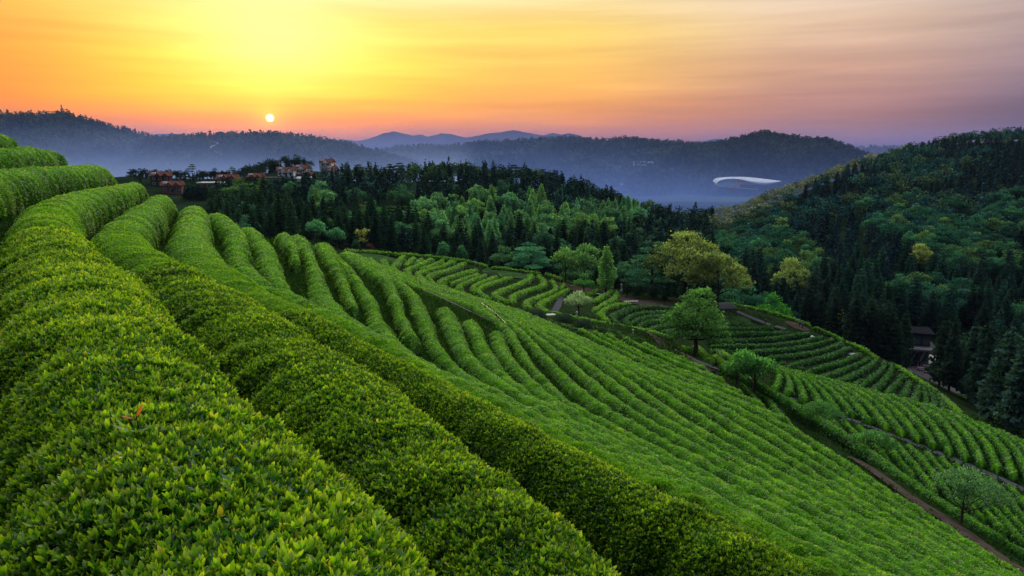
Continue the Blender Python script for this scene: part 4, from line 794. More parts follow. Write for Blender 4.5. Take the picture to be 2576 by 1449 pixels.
def joined(key, p):
    if not hasattr(p, 'both'):
        tv = np.empty(len(p.trunk.vertices) * 3, np.float32); p.trunk.vertices.foreach_get('co', tv); tv = tv.reshape(-1, 3)
        qf = np.array([tuple(f.vertices) for f in p.trunk.polygons if len(f.vertices) == 4])
        p.both = mesh(key + '_tree', np.vstack([p.V, tv]), [p.F, qf + len(p.V)], {'rnd': np.concatenate([p.R, np.zeros(len(tv))])}, mats=np.concatenate([np.zeros(len(p.F), int), np.ones(len(qf), int)]))
        p.both.materials.append(M_CROWN); p.both.materials.append(M_BARK)
    return p.both
C_DARK, C_TEAL, C_GREEN, C_LIGHT, C_YEL, C_GOLD, C_MAROON, C_SILV = (.020, .042, .030, 1), (.035, .095, .065, 1), (.045, .125, .040, 1), (.085, .20, .075, 1), (.13, .20, .045, 1), (.19, .19, .055, 1), (.055, .026, .032, 1), (.20, .25, .17, 1)
def spec(key, u, v, y, Hq, colr, label, wide=1.0, rz=None, vi=None, group=None):
    a = ray(u, v)[0]; return place(key, float(a * y), y, Hq * y / F, colr, label, group, rz, True, vi, wide)
def onhit(key, u, v, Hq, colr, label, wide=1.0, rz=0.0, vi=None):
    x, y, z = hit(u, v); return place(key, x, y, Hq * y / F, colr, label, None, rz, True, vi, wide, z)
onhit('tallpath', 1748, 894, 180, (.075, .155, .050, 1), 'tall tree with a full oval crown beside the dirt path', 1.3)
onhit('orchard', 1851, 972, 84, (.065, .15, .045, 1), 'smaller of the twin trees beside the dirt path, left one', 1.0, .4)
onhit('orchard', 1897, 992, 122, (.065, .16, .05, 1), 'larger of the twin trees beside the dirt path, its trunk leaning', 1.0, 2.6)
onhit('spreading', 2060, 1078, 72, (.065, .15, .055, 1), 'small flat-topped tree leaning out of the hedges beside the path', .95, .1)
onhit('leaning', 2180, 1150, 78, (.065, .15, .055, 1), 'low tree with two round clumps sprawling over the hedges', 1.25, -.2)
onhit('spreading', 2417, 1318, 150, (.085, .16, .085, 1), 'airy silvery-green tree at the lower right with a forked trunk', .9, .05)
onhit('silver', 1455, 792, 64, C_SILV, 'pale silvery blossoming tree beside the stone lantern', 1.1)
spec('broad', 1422, 694, 216, 92, (.11, .19, .07, 1), 'light green tree at the left of the trio behind the dirt plaza', 1.0, 0, 0)
spec('broad', 1470, 698, 219, 108, (.095, .18, .075, 1), 'tallest light green tree in the middle of the trio', .9, 1, 1)
spec('lightcone', 1524, 730, 206, 122, (.095, .18, .065, 1), 'pointed light green tree at the right of the trio with bare trunk', 1.15, 0, 0)
spec('broad', 1469, 734, 201, 54, (.06, .15, .05, 1), 'small bushy green tree at the edge of the dirt plaza', 1.2, 2, 2)
spec('tiered', 1333, 680, 236, 86, (.05, .14, .105, 1), 'blue-green tree with tiered spreading branches behind the terrace lawn', 1.15, 0, 0)
spec('deodar', 1638, 732, 210, 160, (.032, .085, .068, 1), 'tall dark cedar with drooping tiers beside the golden oak', 1.15, 0, 0)
spec('goldoak', 1722, 760, 207, 186, (.165, .19, .075, 1), 'big golden-green oak above the steps, fullest crown in the park', 1.1, 0)
spec('goldoak', 1806, 760, 204, 150, (.15, .175, .068, 1), 'golden-green oak leaning right beside the big oak', 1.15, 2.2)
for i, (u, v, h_, w_) in enumerate([(1578, 748, 36, .9), (1606, 754, 38, 1.0), (1643, 762, 40, .6), (1671, 762, 38, .55)]): spec('topiary', u, v, 200 - i, h_, (.012, .022, .016, 1), 'dark clipped shrub in the shade under the cedar, %s from the left' % ORD[i], w_ * 1.2)
spec('wide', 1944, 760, 226, 122, (.04, .135, .03, 1), 'bright green domed tree right of the golden oaks', .8, 0, 0)
spec('goldoak', 1992, 735, 258, 140, (.17, .205, .085, 1), 'olive-gold tree standing above the bright green dome tree', .75, 1.1)
spec('bare', 2122, 782, 226, 110, (.21, .20, .085, 1), 'thin olive-gold tree among dark conifers above the stair path', .8, .3, 1)
spec('goldoak', 2316, 655, 300, 84, (.18, .20, .08, 1), 'golden tree glowing alone on the dark right hillside', .85, .7)
spec('lightcone', 2512, 830, 190, 112, (.05, .135, .075, 1), 'bright teal tree with two points at the right edge', 1.1, 0, 1)
spec('tiered', 1955, 808, 222, 74, (.03, .085, .070, 1), 'blue-green tiered tree above the striped stairs', 1.1, 1, 1)
spec('tiered', 612, 560, 190, 78, (.045, .125, .085, 1), 'feathery blue-green tree rising over the ridge at the left', 1.05, 2, 0)
spec('broad', 797, 616, 224, 68, (.065, .17, .10, 1), 'left of two egg-shaped teal trees behind the ridge', .95, .5, 3)
spec('broad', 848, 618, 224, 58, (.055, .15, .095, 1), 'right of two egg-shaped teal trees behind the ridge', 1.0, 1.5, 0)
spec('sparse', 912, 628, 236, 64, (.20, .20, .07, 1), 'slender yellow-leaved sapling against the dark trees', 1.3, 0)
spec('topiary', 897, 628, 238, 36, (.035, .08, .06, 1), 'dull green round shrub left of the yellow sapling', .9)
spec('topiary', 931, 628, 238, 30, C_MAROON, 'maroon shrub right of the yellow sapling', 1.3)
spec('silver', 974, 633, 240, 26, (.13, .19, .15, 1), 'low whitish shrub above the boundary hedge', 1.5)
spec('topiary', 1115, 652, 236, 52, (.045, .13, .075, 1), 'left round teal tree behind the boundary hedge', 1.0, 0)
spec('topiary', 1161, 655, 236, 50, (.035, .095, .065, 1), 'right round teal tree behind the boundary hedge, darker', .85, 1)
spec('wide', 903, 528, 330, 44, C_MAROON, 'maroon-leaved tree in the wood', 1.3, 0, 1)
spec('broad', 934, 530, 322, 56, (.04, .12, .05, 1), 'round green tree beside the maroon one', 1.2, 0, 2)
spec('wide', 797, 530, 300, 62, (.095, .165, .050, 1), 'yellow-green spreading tree among the dark conifers at left', 1.1, 0, 2)
spec('wide', 1010, 510, 345, 70, (.035, .085, .06, 1), 'grey-green spreading tree above the small tea patch', 1.0, 0, 0)
onhit('conifer', 2362, 972, 200, (.012, .022, .020, 1), 'tall conifer with a bare trunk at the plaza, left of the pair', .8, 0, 0)
onhit('conifer', 2386, 986, 210, (.012, .024, .022, 1), 'tall conifer with a bare trunk at the plaza, right of the pair', .8, 0, 1)

# pines along the village ridge
for i, (u, v, h_) in enumerate([(352, 446, 26), (384, 446, 22), (393, 446, 27), (430, 449, 24), (441, 449, 22), (456, 451, 24), (474, 450, 26), (486, 452, 38), (503, 450, 24), (541, 440, 28), (560, 437, 20), (576, 437, 16), (584, 437, 30), (592, 437, 22), (604, 436, 24), (616, 437, 20), (634, 436, 24), (650, 434, 22), (660, 433, 22), (668, 430, 24)]):
    y = 520 + (i % 3) * 6; spec('pine', u, v + 4, y, h_, (.020, .045, .030, 1), 'umbrella pine on the village ridge against the pale mist, %s from the left' % ORD[i] if i < 20 else None, 1.15, group='pines on the village ridge')

# the woods
LIGHTZ = [(1085, 560, 45, 40), (1140, 585, 60, 40), (1205, 580, 70, 48), (1215, 520, 40, 24), (1290, 560, 50, 40), (1345, 540, 45, 35), (1350, 590, 40, 30), (1440, 575, 60, 36), (1500, 560, 60, 40), (1570, 555, 60, 36), (800, 520, 40, 20)]
cand = []
def scatter(n, u0, u1, y0, y1, sp0):
    pts_ = []; cells = {}
    for _ in range(n):
        a = RNG.uniform((u0 - CU) / F, (u1 - CU) / F) * 1.01; y = math.sqrt(RNG.uniform(y0 ** 2, y1 ** 2)); x = a * y; sp = sp0 * (.7 + .3 * y / 300)
        c_ = (int(x // sp), int(y // sp)); bad = False
        for i in (-1, 0, 1):
            for j in (-1, 0, 1):
                for q in cells.get((c_[0] + i, c_[1] + j), ()):
                    if (q[0] - x) ** 2 + (q[1] - y) ** 2 < sp * sp: bad = True
        if not bad: cells.setdefault(c_, []).append((x, y)); pts_.append((x, y))
    return pts_
P_ = [(x, y) for x, y in scatter(26000, 540, 2700, 215, 720, 5.2)]
X = np.array([p[0] for p in P_]); Y = np.array([p[1] for p in P_]); Z = hgt(X, Y); UU, VV, DD = project(np.stack([X, Y, Z], 1))
ymin = np.interp(UU, [500, 700, 780, 880, 1000, 1420, 1500, 1640, 1900, 2000, 2100, 2230, 2450, 2500, 2700], [205, 208, 232, 246, 250, 247, 232, 226, 232, 232, 226, 244, 240, 206, 200])
ridge = np.interp(UU, [500, 640, 700, 900, 1000, 1200, 1400, 1600, 1750, 1800, 1880, 1950, 2100, 2250, 2400, 2700], [390, 400, 430, 500, 440, 470, 500, 520, 500, 470, 490, 512, 575, 640, 700, 745])
village = (UU < 850) & (Y > 430) & ~((UU > 630) & (UU < 800) & (Y > 548))
field = (((UU - 985) / 52) ** 2 + ((VV - 535) / 30) ** 2 < 1) | ((np.abs(UU - 985) < 40) & (VV > 535) & (VV < 588))
ok = (Y > ymin) & (Y < ridge + 8) & ~village & ~field & (VV < 1060) & (UU > 520)
right = UU > 1790
for x, y, z, u, v, rdg in zip(X[ok], Y[ok], Z[ok], UU[ok], VV[ok], ridge[ok]):
    if u > 1790:
        n_ = float(vnoise(x / 38, y / 38, 5.0)); near_r = y > rdg - (60 if u < 2250 else 40)
        if near_r: k_, c_, h_ = ('bare', (.24, .23, .11, 1), RNG.uniform(8, 12)) if RNG.random() < .75 else ('broad', (.14, .16, .07, 1), RNG.uniform(8, 11))
        elif n_ > -.08 or (u < 2000 and y > rdg - 70):
            k_ = ('broad', 'wide', 'broad')[int(RNG.integers(3))]; c_ = [(.03, .090, .070, 1), (.05, .12, .075, 1), (.085, .125, .055, 1), (.03, .075, .065, 1)][int(RNG.integers(4))]; h_ = RNG.uniform(9, 13)
        else: k_, c_, h_ = 'conifer', [(.016, .040, .034, 1), (.022, .048, .042, 1), (.022, .036, .034, 1)][int(RNG.integers(3))], RNG.uniform(8.5, 13.5)
        if y < 300 and k_ == 'conifer': h_ *= 1.35
        zone = 'R'
    else:
        lz = any(((u - a) / b) ** 2 + ((v - 18 - b0) / d) ** 2 < 1 for a, b0, b, d in LIGHTZ); top_ = y > rdg - 60
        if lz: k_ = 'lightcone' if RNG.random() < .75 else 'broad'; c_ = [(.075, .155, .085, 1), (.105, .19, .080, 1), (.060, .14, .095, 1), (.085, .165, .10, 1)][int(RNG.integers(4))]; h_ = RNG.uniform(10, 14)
        elif top_ and RNG.random() < .72:
            k_ = ('broad', 'wide', 'pine')[int(RNG.integers(3))]; c_ = [(.035, .075, .040, 1), (.05, .10, .04, 1), (.07, .12, .04, 1), (.03, .06, .04, 1)][int(RNG.integers(4))]; h_ = RNG.uniform(9, 13)
            if k_ == 'pine': c_ = (.016, .034, .024, 1)
        elif RNG.random() < .14: k_, c_, h_ = ('broad', 'wide')[int(RNG.integers(2))], [(.035, .09, .065, 1), (.05, .11, .06, 1), (.03, .07, .06, 1)][int(RNG.integers(3))], RNG.uniform(8, 12)
        else: k_, c_, h_ = 'conifer', [(.010, .026, .020, 1), (.014, .034, .025, 1), (.018, .038, .030, 1)][int(RNG.integers(3))], RNG.uniform(9.5, 15.5)
        zone = 'C' if u > 880 else 'L'
    cand.append((k_, x, y, z, h_, c_, zone, h_ / y))
# knoll behind the village, trees on the tea slope's far foot
for _ in range(70):
    u = RNG.uniform(628, 795); y = RNG.uniform(552, 590); x = (u - CU) / F * y; cand.append((('conifer', 'broad', 'pine')[int(RNG.integers(3))], x, y, float(mid(x, y)), RNG.uniform(7, 11), (.022, .048, .030, 1), 'K', 9 / y))
for _ in range(110):
    u = RNG.uniform(470, 640); y = RNG.uniform(395, 436); x = (u - CU) / F * y; cand.append((('conifer', 'conifer', 'broad')[int(RNG.integers(3))], x, y, float(mid(x, y)), RNG.uniform(3.5, 6.5) * (1.5 if y < 415 else 1), (.012, .028, .022, 1), 'L', 5 / y))
for _ in range(150):
    u = RNG.uniform(340, 650); y = RNG.uniform(436, 500)
    if any(abs(u - hu) < hw and y < hy + 12 for hu, hw, hy in ((404, 34, 472), (432, 36, 452), (526, 42, 462), (571, 38, 492), (641, 26, 500))): continue
    x = (u - CU) / F * y; cand.append((('conifer', 'conifer', 'broad')[int(RNG.integers(3))], x, y, float(mid(x, y)), RNG.uniform(2.5, 5), (.016, .036, .024, 1), 'K', 4 / y))
for _ in range(150):
    u = RNG.uniform(335, 640); y = RNG.uniform(506, 545); x = (u - CU) / F * y; cand.append((('conifer', 'broad')[int(RNG.integers(2))], x, y, float(mid(x, y)), RNG.uniform(3.5, 6.5), (.016, .034, .024, 1), 'K', 5 / y))
for u, v in [(2470, 1010), (2500, 940), (2540, 1000), (2562, 930), (2590, 1030), (2450, 905), (2520, 1060), (2600, 960), (2420, 890), (2570, 880), (2440, 980), (2560, 1075)]:
    y = np.interp(v, [880, 1075], [212, 128]); x = ray(u, v)[0] * y; cand.append(('conifer', float(x), float(y), float(hgt(x, y)), RNG.uniform(15, 22), (.016, .034, .034, 1), 'E', 15 / y))
for u, y in [(2283, 203), (2303, 206), (2258, 202), (2172, 206), (2190, 209), (2212, 207), (2232, 209), (2250, 205), (2268, 208), (2150, 224), (2185, 226), (2215, 228), (2080, 228), (2120, 224), (2250, 226), (2050, 232)]:
    x = (u - CU) / F * y; cand.append(('conifer', x, y, float(hgt(x, y)), RNG.uniform(15, 20), (.012, .024, .022, 1), 'E', 17 / y))
cand.sort(key=lambda q: -q[-1])
ZL = {'C': 'on the wooded hill behind the tea terraces', 'R': 'on the steep right-hand hillside', 'L': 'in the dark stand behind the left ridge', 'K': 'on the low ridge by the village houses', 'E': 'at the foot of the right-hand slope near the plaza'}
KL = {'conifer': 'dark pointed conifer', 'lightcone': 'light green cone-shaped cypress', 'broad': 'round-crowned leafy tree', 'wide': 'broad spreading leafy tree', 'bare': 'thin golden tree with open branches', 'pine': 'dark flat-topped pine'}
LIM = {'conifer': 270, 'lightcone': 120, 'pine': 100, 'b': 240}; used = {}; rest = []
for k_, x, y, z, h_, c_, zone, s_ in cand:
    fam = k_ if k_ in LIM else 'b'; used[fam] = used.get(fam, 0) + 1
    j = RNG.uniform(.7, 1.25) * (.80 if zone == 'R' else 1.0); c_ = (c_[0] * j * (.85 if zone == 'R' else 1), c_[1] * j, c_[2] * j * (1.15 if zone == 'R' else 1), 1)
    if used[fam] <= LIM[fam]:
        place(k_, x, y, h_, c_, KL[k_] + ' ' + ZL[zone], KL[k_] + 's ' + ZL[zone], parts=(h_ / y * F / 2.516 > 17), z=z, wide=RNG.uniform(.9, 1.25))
    else: rest.append((k_, x, y, z, h_, c_))
print('trees', used, 'rest', len(rest))
M_REST = bpy.data.materials.new('wood_leaf'); M_REST.use_nodes = True; t = NT(M_REST.node_tree); b_ = t.n['Principled BSDF']; b_.inputs['Roughness'].default_value = .8; b_.inputs['Specular IOR Level'].default_value = 0
cc = t.new('ShaderNodeCombineColor')
for ch, nm in enumerate(('cr', 'cg', 'cb')): t.ln(t.new('ShaderNodeAttribute', attribute_name=nm).outputs['Fac'], cc.inputs[ch])
t.ln(cc.outputs[0], b_.inputs['Base Color'])
Vs, Fs, cr_, off = [], [], [], 0
for k_, x, y, z, h_, c_ in rest:
    p = PR[k_][int(RNG.integers(len(PR[k_])))]; nq = len(p.F); sel = RNG.choice(nq, min(nq, 260), replace=False); v_ = p.V.reshape(-1, 4, 3)[sel]; r_ = p.R.reshape(-1, 4)[sel, 0]
    m_ = v_.mean(1, keepdims=True); v_ = m_ + (v_ - m_) * 1.8; a = RNG.random() * 6.283; ca, sa = math.cos(a), math.sin(a)
    v_ = np.stack([v_[..., 0] * ca - v_[..., 1] * sa, v_[..., 0] * sa + v_[..., 1] * ca, v_[..., 2]], -1) * h_ + [x, y, z]
    Vs.append(v_.reshape(-1, 3)); Fs.append(np.arange(len(sel) * 4).reshape(-1, 4) + off); off += len(sel) * 4; g_ = np.interp(r_, [0, .45, .8, 1], [.4, 1.35, 2.4, 3.4]); cr_.append(np.repeat(g_, 4)[:, None] * np.array(c_[:3]))
if rest:
    cr_ = np.vstack(cr_); fo = link('forest', mesh('forest', np.vstack(Vs), [np.vstack(Fs)], {'cr': cr_[:, 0], 'cg': cr_[:, 1], 'cb': cr_[:, 2]}), M_REST); tag(fo, 'farther mixed wood filling in between the trees on the hills', 'forest', kind='stuff')
# ------------------------------------------------------------------ paths, lawns, mounds
from mathutils.bvhtree import BVHTree
from mathutils import Vector
M_DIRT = mat_pbr('dirt', (.055, .042, .036, 1), .95, .1, var=.35, scale=.9, bump=.3, bscale=9)
M_GRAV = mat_pbr('gravel', (.055, .057, .066, 1), .9, .2, var=.35, scale=2.5, bump=.4, bscale=14)
M_LAWN = mat_pbr('lawn', (.030, .062, .020, 1), .95, .1, var=.35, scale=.35, bump=.5, bscale=12)
M_MOUND = mat_pbr('mound_turf', (.022, .038, .018, 1), .95, .1, var=.35, scale=1.2, bump=.5, bscale=12)
def strip(name, pts_, wd, mat, label, lift=.06, m=7, hf=None, kind='structure'):
    P = resample(smooth_poly(np.asarray(pts_, float)[:, :2], 2), 90); T = unit(np.gradient(P, axis=0)); N = np.stack([T[:, 1], -T[:, 0]], 1)
    wv = np.interp(np.linspace(0, 1, 90), np.linspace(0, 1, len(np.atleast_1d(wd))), np.atleast_1d(wd)) if not np.isscalar(wd) else np.full(90, wd)
    wv = wv * (1 + .12 * vnoise(np.arange(90) * .3, 2.2, 1.0))
    t = np.linspace(-.5, .5, m); XY = P[:, None] + N[:, None] * (t[None, :, None] * wv[:, None, None]); f = hf or ground
    Zs = f(XY[..., 0], XY[..., 1]) + lift + .10 * (XY[..., 0] * 0) + .07
    o_ = link(name, mesh(name, np.concatenate([XY, Zs[..., None]], -1), [grid_faces(90, m)], smooth=True), mat); return tag(o_, label, kind=kind)
strip('dirt_path', PD, 2.3, M_DIRT, 'brown dirt path running down between the hedges')
strip('gravel_track', PG, 1.3, M_GRAV, 'pale gravel track between two fields of hedges')
strip('wet_path_patch', [hit(*q) for q in [(1745, 908), (1775, 918), (1800, 926)]], 2.2, M_GRAV, 'wet grey patch where the gravel track meets the dirt path', lift=.075)
strip('dirt_yard', [Pf(*q)[:2] for q in [(1402, 702), (1450, 716), (1510, 728), (1560, 741), (1620, 752), (1690, 760), (1760, 763)]], [3, 7, 8, 9, 12, 12, 8], M_DIRT, 'brown dirt yard under the trees above the bowl', m=9)
strip('side_path', [Pf(*q)[:2] for q in [(1412, 708), (1412, 725), (1408, 752), (1398, 772), (1382, 786)]], 1.6, M_GRAV, 'grey footpath between the terrace and the silvery tree')
strip('lawn', [Pf(*q)[:2] for q in [(1215, 672), (1262, 678), (1300, 685), (1330, 692)]], [5, 13, 15, 6], M_LAWN, 'mown lawn on the centre terrace', m=11)
strip('lawn', [Pf(*q)[:2] for q in [(892, 634), (930, 638), (970, 645), (1000, 650)]], [6, 12, 14, 6], M_LAWN, 'mown lawn at the left end of the terrace', m=11)
strip('lawn', [hit(*q)[:2] for q in [(1352, 800), (1420, 814), (1480, 826), (1550, 842), (1620, 856)]], [6, 9, 9, 8, 4], M_LAWN, 'grassy strip with the round mounds', m=11)
strip('lawn', [Pf(*q)[:2] for q in [(1815, 803), (1850, 806), (1890, 810)]], [6, 8, 5], M_LAWN, 'rough grass below the railing', m=9)
def mound(P, wq, hq, label):
    x, y, z = P; r = wq * y / F / 2; h = hq * y / F * 1.15; n = 24
    pr = [(r * math.cos(a), h * math.sin(a) ** .9) for a in np.linspace(0, math.pi / 2, 9)]; pr = [(r * 1.15, -.5)] + pr[:-1] + [(.02, h)]
    o_ = MB().lathe(pr, (0, 0, 0), n).build('grass_mound', M_MOUND, smooth=True); o_.location = (x, y, z); tag(o_, label, 'grave mound', 'round grass mounds')
for u, v, a, b, lb in [(1348, 803, 58, 25, 'largest dark round grass mound beside the stone slab'), (1420, 812, 52, 22, 'round grass mound left of the stone lantern'), (1467, 825, 50, 22, 'round grass mound just below the stone lantern'), (1513, 837, 30, 12, 'small low grass mound at the end of the row of mounds')]: mound(hit(u, v), a, b, lb)
for u, v, a, b, lb in [(1231, 690, 58, 14, 'broad grass mound on the terrace lawn'), (884, 637, 46, 12, 'grass mound at the left end of the terrace by the red-clad person')]:
    P = Pf(u, v); mound((P[0], P[1], float(ground(P[0], P[1]))), a, b, lb)
M_STONE = mat_pbr('stone', (.36, .36, .35, 1), .8, .2, var=.2, scale=5); M_WHITE = mat_pbr('white_paint', (.42, .43, .44, 1), .6, .3, var=.05)
M_WOOD = mat_pbr('weathered_wood', (.10, .082, .066, 1), .9, .15, var=.35, scale=5); M_DARK = mat_pbr('dark_wood', (.030, .022, .018, 1), .85, .2, var=.3, scale=5); M_BAMB = mat_pbr('bamboo', (.28, .25, .20, 1), .7, .3, var=.3, scale=8)
def at(u, v, far=False):
    if far: P = Pf(u, v); return (P[0], P[1], float(ground(P[0], P[1])))
    return hit(u, v)
# stone slab table
P = at(1384, 799); t_ = empty('stone_altar', P, .3); tag(t_, 'flat pale stone altar slab between two grass mounds', 'stone slab')
MB().box((0, 0, .55), (2.0, 1.3, .22), 0).build('slab', M_STONE, t_); MB().box((-.6, 0, .2), (.4, .9, .5)).box((.6, 0, .2), (.4, .9, .5)).build('base', M_STONE, t_)
def lantern(P, h, label):
    t_ = empty('stone_lantern', P); t_.scale = (h, h, h); tag(t_, label, 'stone lantern', 'grey stone lanterns along the grassy strip')
    MB().lathe([(.16, -.05), (.16, .06), (.11, .10), (.09, .12), (.085, .66), (.10, .68)], k=10).build('pillar', M_STONE, t_, True)
    MB().lathe([(.10, .68), (.13, .70), (.13, .82), (.10, .84)], k=8).build('light_chamber', M_STONE, t_)
    MB().lathe([(.0, .835), (.17, .84), (.15, .88), (.07, .95), (.03, .97), (.04, .99), (.0, 1.02)], k=10).build('cap', M_STONE, t_, True)
for (u, v, far), lb in zip([(1451, 801, 0), (1592, 845, 0), (1564, 709, 1)], ['stone lantern standing among the grass mounds under the silvery tree', 'stone lantern standing alone at the hedge tips on the grassy strip', 'small distant stone lantern beyond the dirt yard']):
    P = at(u, v, far); lantern(P, 19 * P[1] / F, lb)
P = at(1699, 895); s_ = P[1] / F * 15; t_ = empty('signpost', P); t_.scale = (s_, s_, s_); tag(t_, 'short wooden signpost at the edge of the dirt path', 'signpost')
MB().box((0, 0, .47), (.13, .13, 1.0)).build('post', M_DARK, t_); MB().box((.2, 0, .42), (.42, .06, .10)).box((.16, 0, .6), (.34, .06, .08)).build('board', M_WOOD, t_); MB().box((0, 0, .99), (.18, .18, .05)).build('cap', M_STONE, t_)
P = at(1195, 662, 1); s_ = P[1] / F * 15; t_ = empty('camera_pole', P); t_.scale = (s_, s_, s_); tag(t_, 'thin white pole with a small camera box above the boundary hedge', 'camera pole')
MB().tube([(0, 0, -.1), (0, 0, 1)], [.05, .035]).build('pole', M_WHITE, t_); MB().box((.14, 0, .45), (.3, .1, .1)).build('camera_box', M_WHITE, t_)
P = at(1795, 944); s_ = P[1] / F * 13; t_ = empty('litter_bin', P, .3); t_.scale = (s_, s_, s_); tag(t_, 'dark green litter bin beside the gravel track', 'litter bin')
MB().box((0, 0, .42), (.75, .6, .9)).build('body', mat_pbr('bin_green', (.012, .035, .022, 1), .5, .4), t_); MB().box((0, 0, .93), (.85, .7, .12)).build('lid', M_DARK, t_)
# bamboo fence round the weedy hollow
def fence(name, uv, label, cat, hpost, mat, railm, step=1.6, rails=(.85,), lean=.06, pr=.045, zoff=0.0):
    P = np.array([hit(u, v) for u, v in uv]); P = resample(P, max(2, int(np.linalg.norm(np.diff(P, axis=0), axis=1).sum() / step))); P[:, 2] = ground(P[:, 0], P[:, 1]) + zoff
    t_ = empty(name, P[0]); tag(t_, label, cat); P0 = P[0]
    for p in P[:98]:
        q = p - P0; h = hpost * RNG.uniform(.8, 1.15); link('post', MB().tube([q - [0, 0, .3], q + [RNG.normal() * lean, RNG.normal() * lean, h]], [pr, pr * .9], 6).mesh('post'), mat, t_)
    for r_ in rails: link('rail', MB().tube(P - P0 + [0, 0, hpost * r_], pr * .8, 5).mesh('rail'), railm, t_)
fence('bamboo_fence', [(1046, 728), (1080, 741), (1117, 755), (1150, 764), (1179, 772), (1209, 781), (1226, 795), (1245, 810), (1262, 828), (1275, 842)], 'rustic bamboo stake fence along the far side of the weedy hollow', 'fence', 1.25, M_DARK, M_BAMB, .75, (.9, .55), .1)
fence('rope_fence', [(1066, 745), (1104, 762), (1149, 784), (1180, 800), (1216, 817), (1242, 828)], 'low pale rail fence along the near side of the weedy hollow', 'fence', .8, M_WOOD, M_BAMB, 2.2, (.95,), .03)
fence('wood_railing', [(1800, 789), (1815, 791), (1832, 792), (1853, 795)], 'low wooden railing at the foot of the broad steps', 'fence', 1.1, M_DARK, M_DARK, 1.3, (.95, .2), .0, .07)
# broad steps and striped stair path
def stairs(name, a, b, n, wd, label, mat, tr=.5, far=True):
    A, B = np.array(at(*a, far)), np.array(at(*b, far)); d = (B - A)[:2]; rz = math.atan2(d[1], d[0]); t_ = empty(name, A); tag(t_, label, 'stairs')
    L_ = np.linalg.norm(d) / n
    for k in range(min(n, 98)):
        p = A + (B - A) * (k + .5) / n; z = float(ground(p[0], p[1])) + .10; link('step', MB().box((p[0] - A[0], p[1] - A[1], z - A[2]), (L_ * tr, wd, .3), rz).mesh('step'), mat, t_)
M_STEP = mat_pbr('worn_step', (.12, .12, .125, 1), .86, .2, var=.2)
stairs('stone_steps', (1806, 764), (1828, 786), 9, 7.0, 'broad pale steps going down under the golden oak', M_STEP, .35)
stairs('stair_path', (1853, 791), (1938, 813), 26, 2.0, 'long stair path of pale striped treads behind the bowl', M_STEP, .42)
stairs('stair_path', (1950, 816), (1976, 824), 9, 2.0, 'short lower flight of pale striped treads by the path bend', M_STEP, .42)
stairs('stair_path', (2040, 836), (2060, 848), 5, 2.0, 'few pale treads showing between the upper right hedges', M_WHITE, .6)
stairs('stair_path', (2121, 866), (2132, 874), 4, 1.8, 'pale treads between the hedge ends at the right rim', M_WHITE, .5)
stairs('stair_path', (2142, 880), (2158, 892), 5, 1.8, 'lowest pale treads between the hedge ends at the right rim', M_WHITE, .5)
strip('dirt_landing', [Pf(*q)[:2] for q in [(1980, 808), (2005, 818), (2030, 826)]], [3, 5, 3], M_DIRT, 'brown landing where the stair path bends')
def bench(P, s_, rz, label, grp=None, mat=None):
    t_ = empty('bench', P, rz); tag(t_, label, 'bench', grp); mt = mat or M_WHITE
    MB().box((0, 0, .45), (1.9 * s_, .45, .07)).build('seat', mt, t_)
    for sx_ in (-.75, .75): MB().box((sx_ * s_, 0, .2), (.1, .4, .44)).build('leg', mt, t_)
bench(at(1797, 757, 1), 1.3, -.4, 'white bench at the top of the broad steps'); bench(at(1588, 752, 1), 2.0, .1, 'long pale bench in the shade under the dark shrubs'); bench(at(1507, 736, 1), 1.2, -.6, 'pale bench at the end of the upper bowl hedges')

# ------------------------------------------------------------------ people
M_SKIN = mat_pbr('skin', (.42, .27, .20, 1), .6, .3, var=.03); M_HAIR = mat_pbr('hair', (.012, .010, .009, 1), .6, .3)
def cloth(n, c_): return mat_pbr(n, c_, .9, .1, var=.15, scale=8)
M_BLACK, M_RED, M_BLUE, M_GREY = cloth('black_cloth', (.012, .012, .014, 1)), cloth('red_cloth', (.55, .012, .012, 1)), cloth('blue_cloth', (.02, .10, .42, 1)), cloth('grey_cloth', (.12, .12, .13, 1))
def skinmesh(name, V, E, r, mat, parent=None, lv=1):
    me = bpy.data.meshes.new(name); me.from_pydata(V, E, []); me.update(); o_ = link(name, me, mat, parent)
    md = o_.modifiers.new('skin', 'SKIN'); md.use_smooth_shade = True
    for i, q in enumerate(r): me.skin_vertices[0].data[i].radius = (q, q)
    me.skin_vertices[0].data[0].use_root = True
    o_.modifiers.new('sub', 'SUBSURF').levels = lv; o_.modifiers['sub'].render_levels = lv; return o_
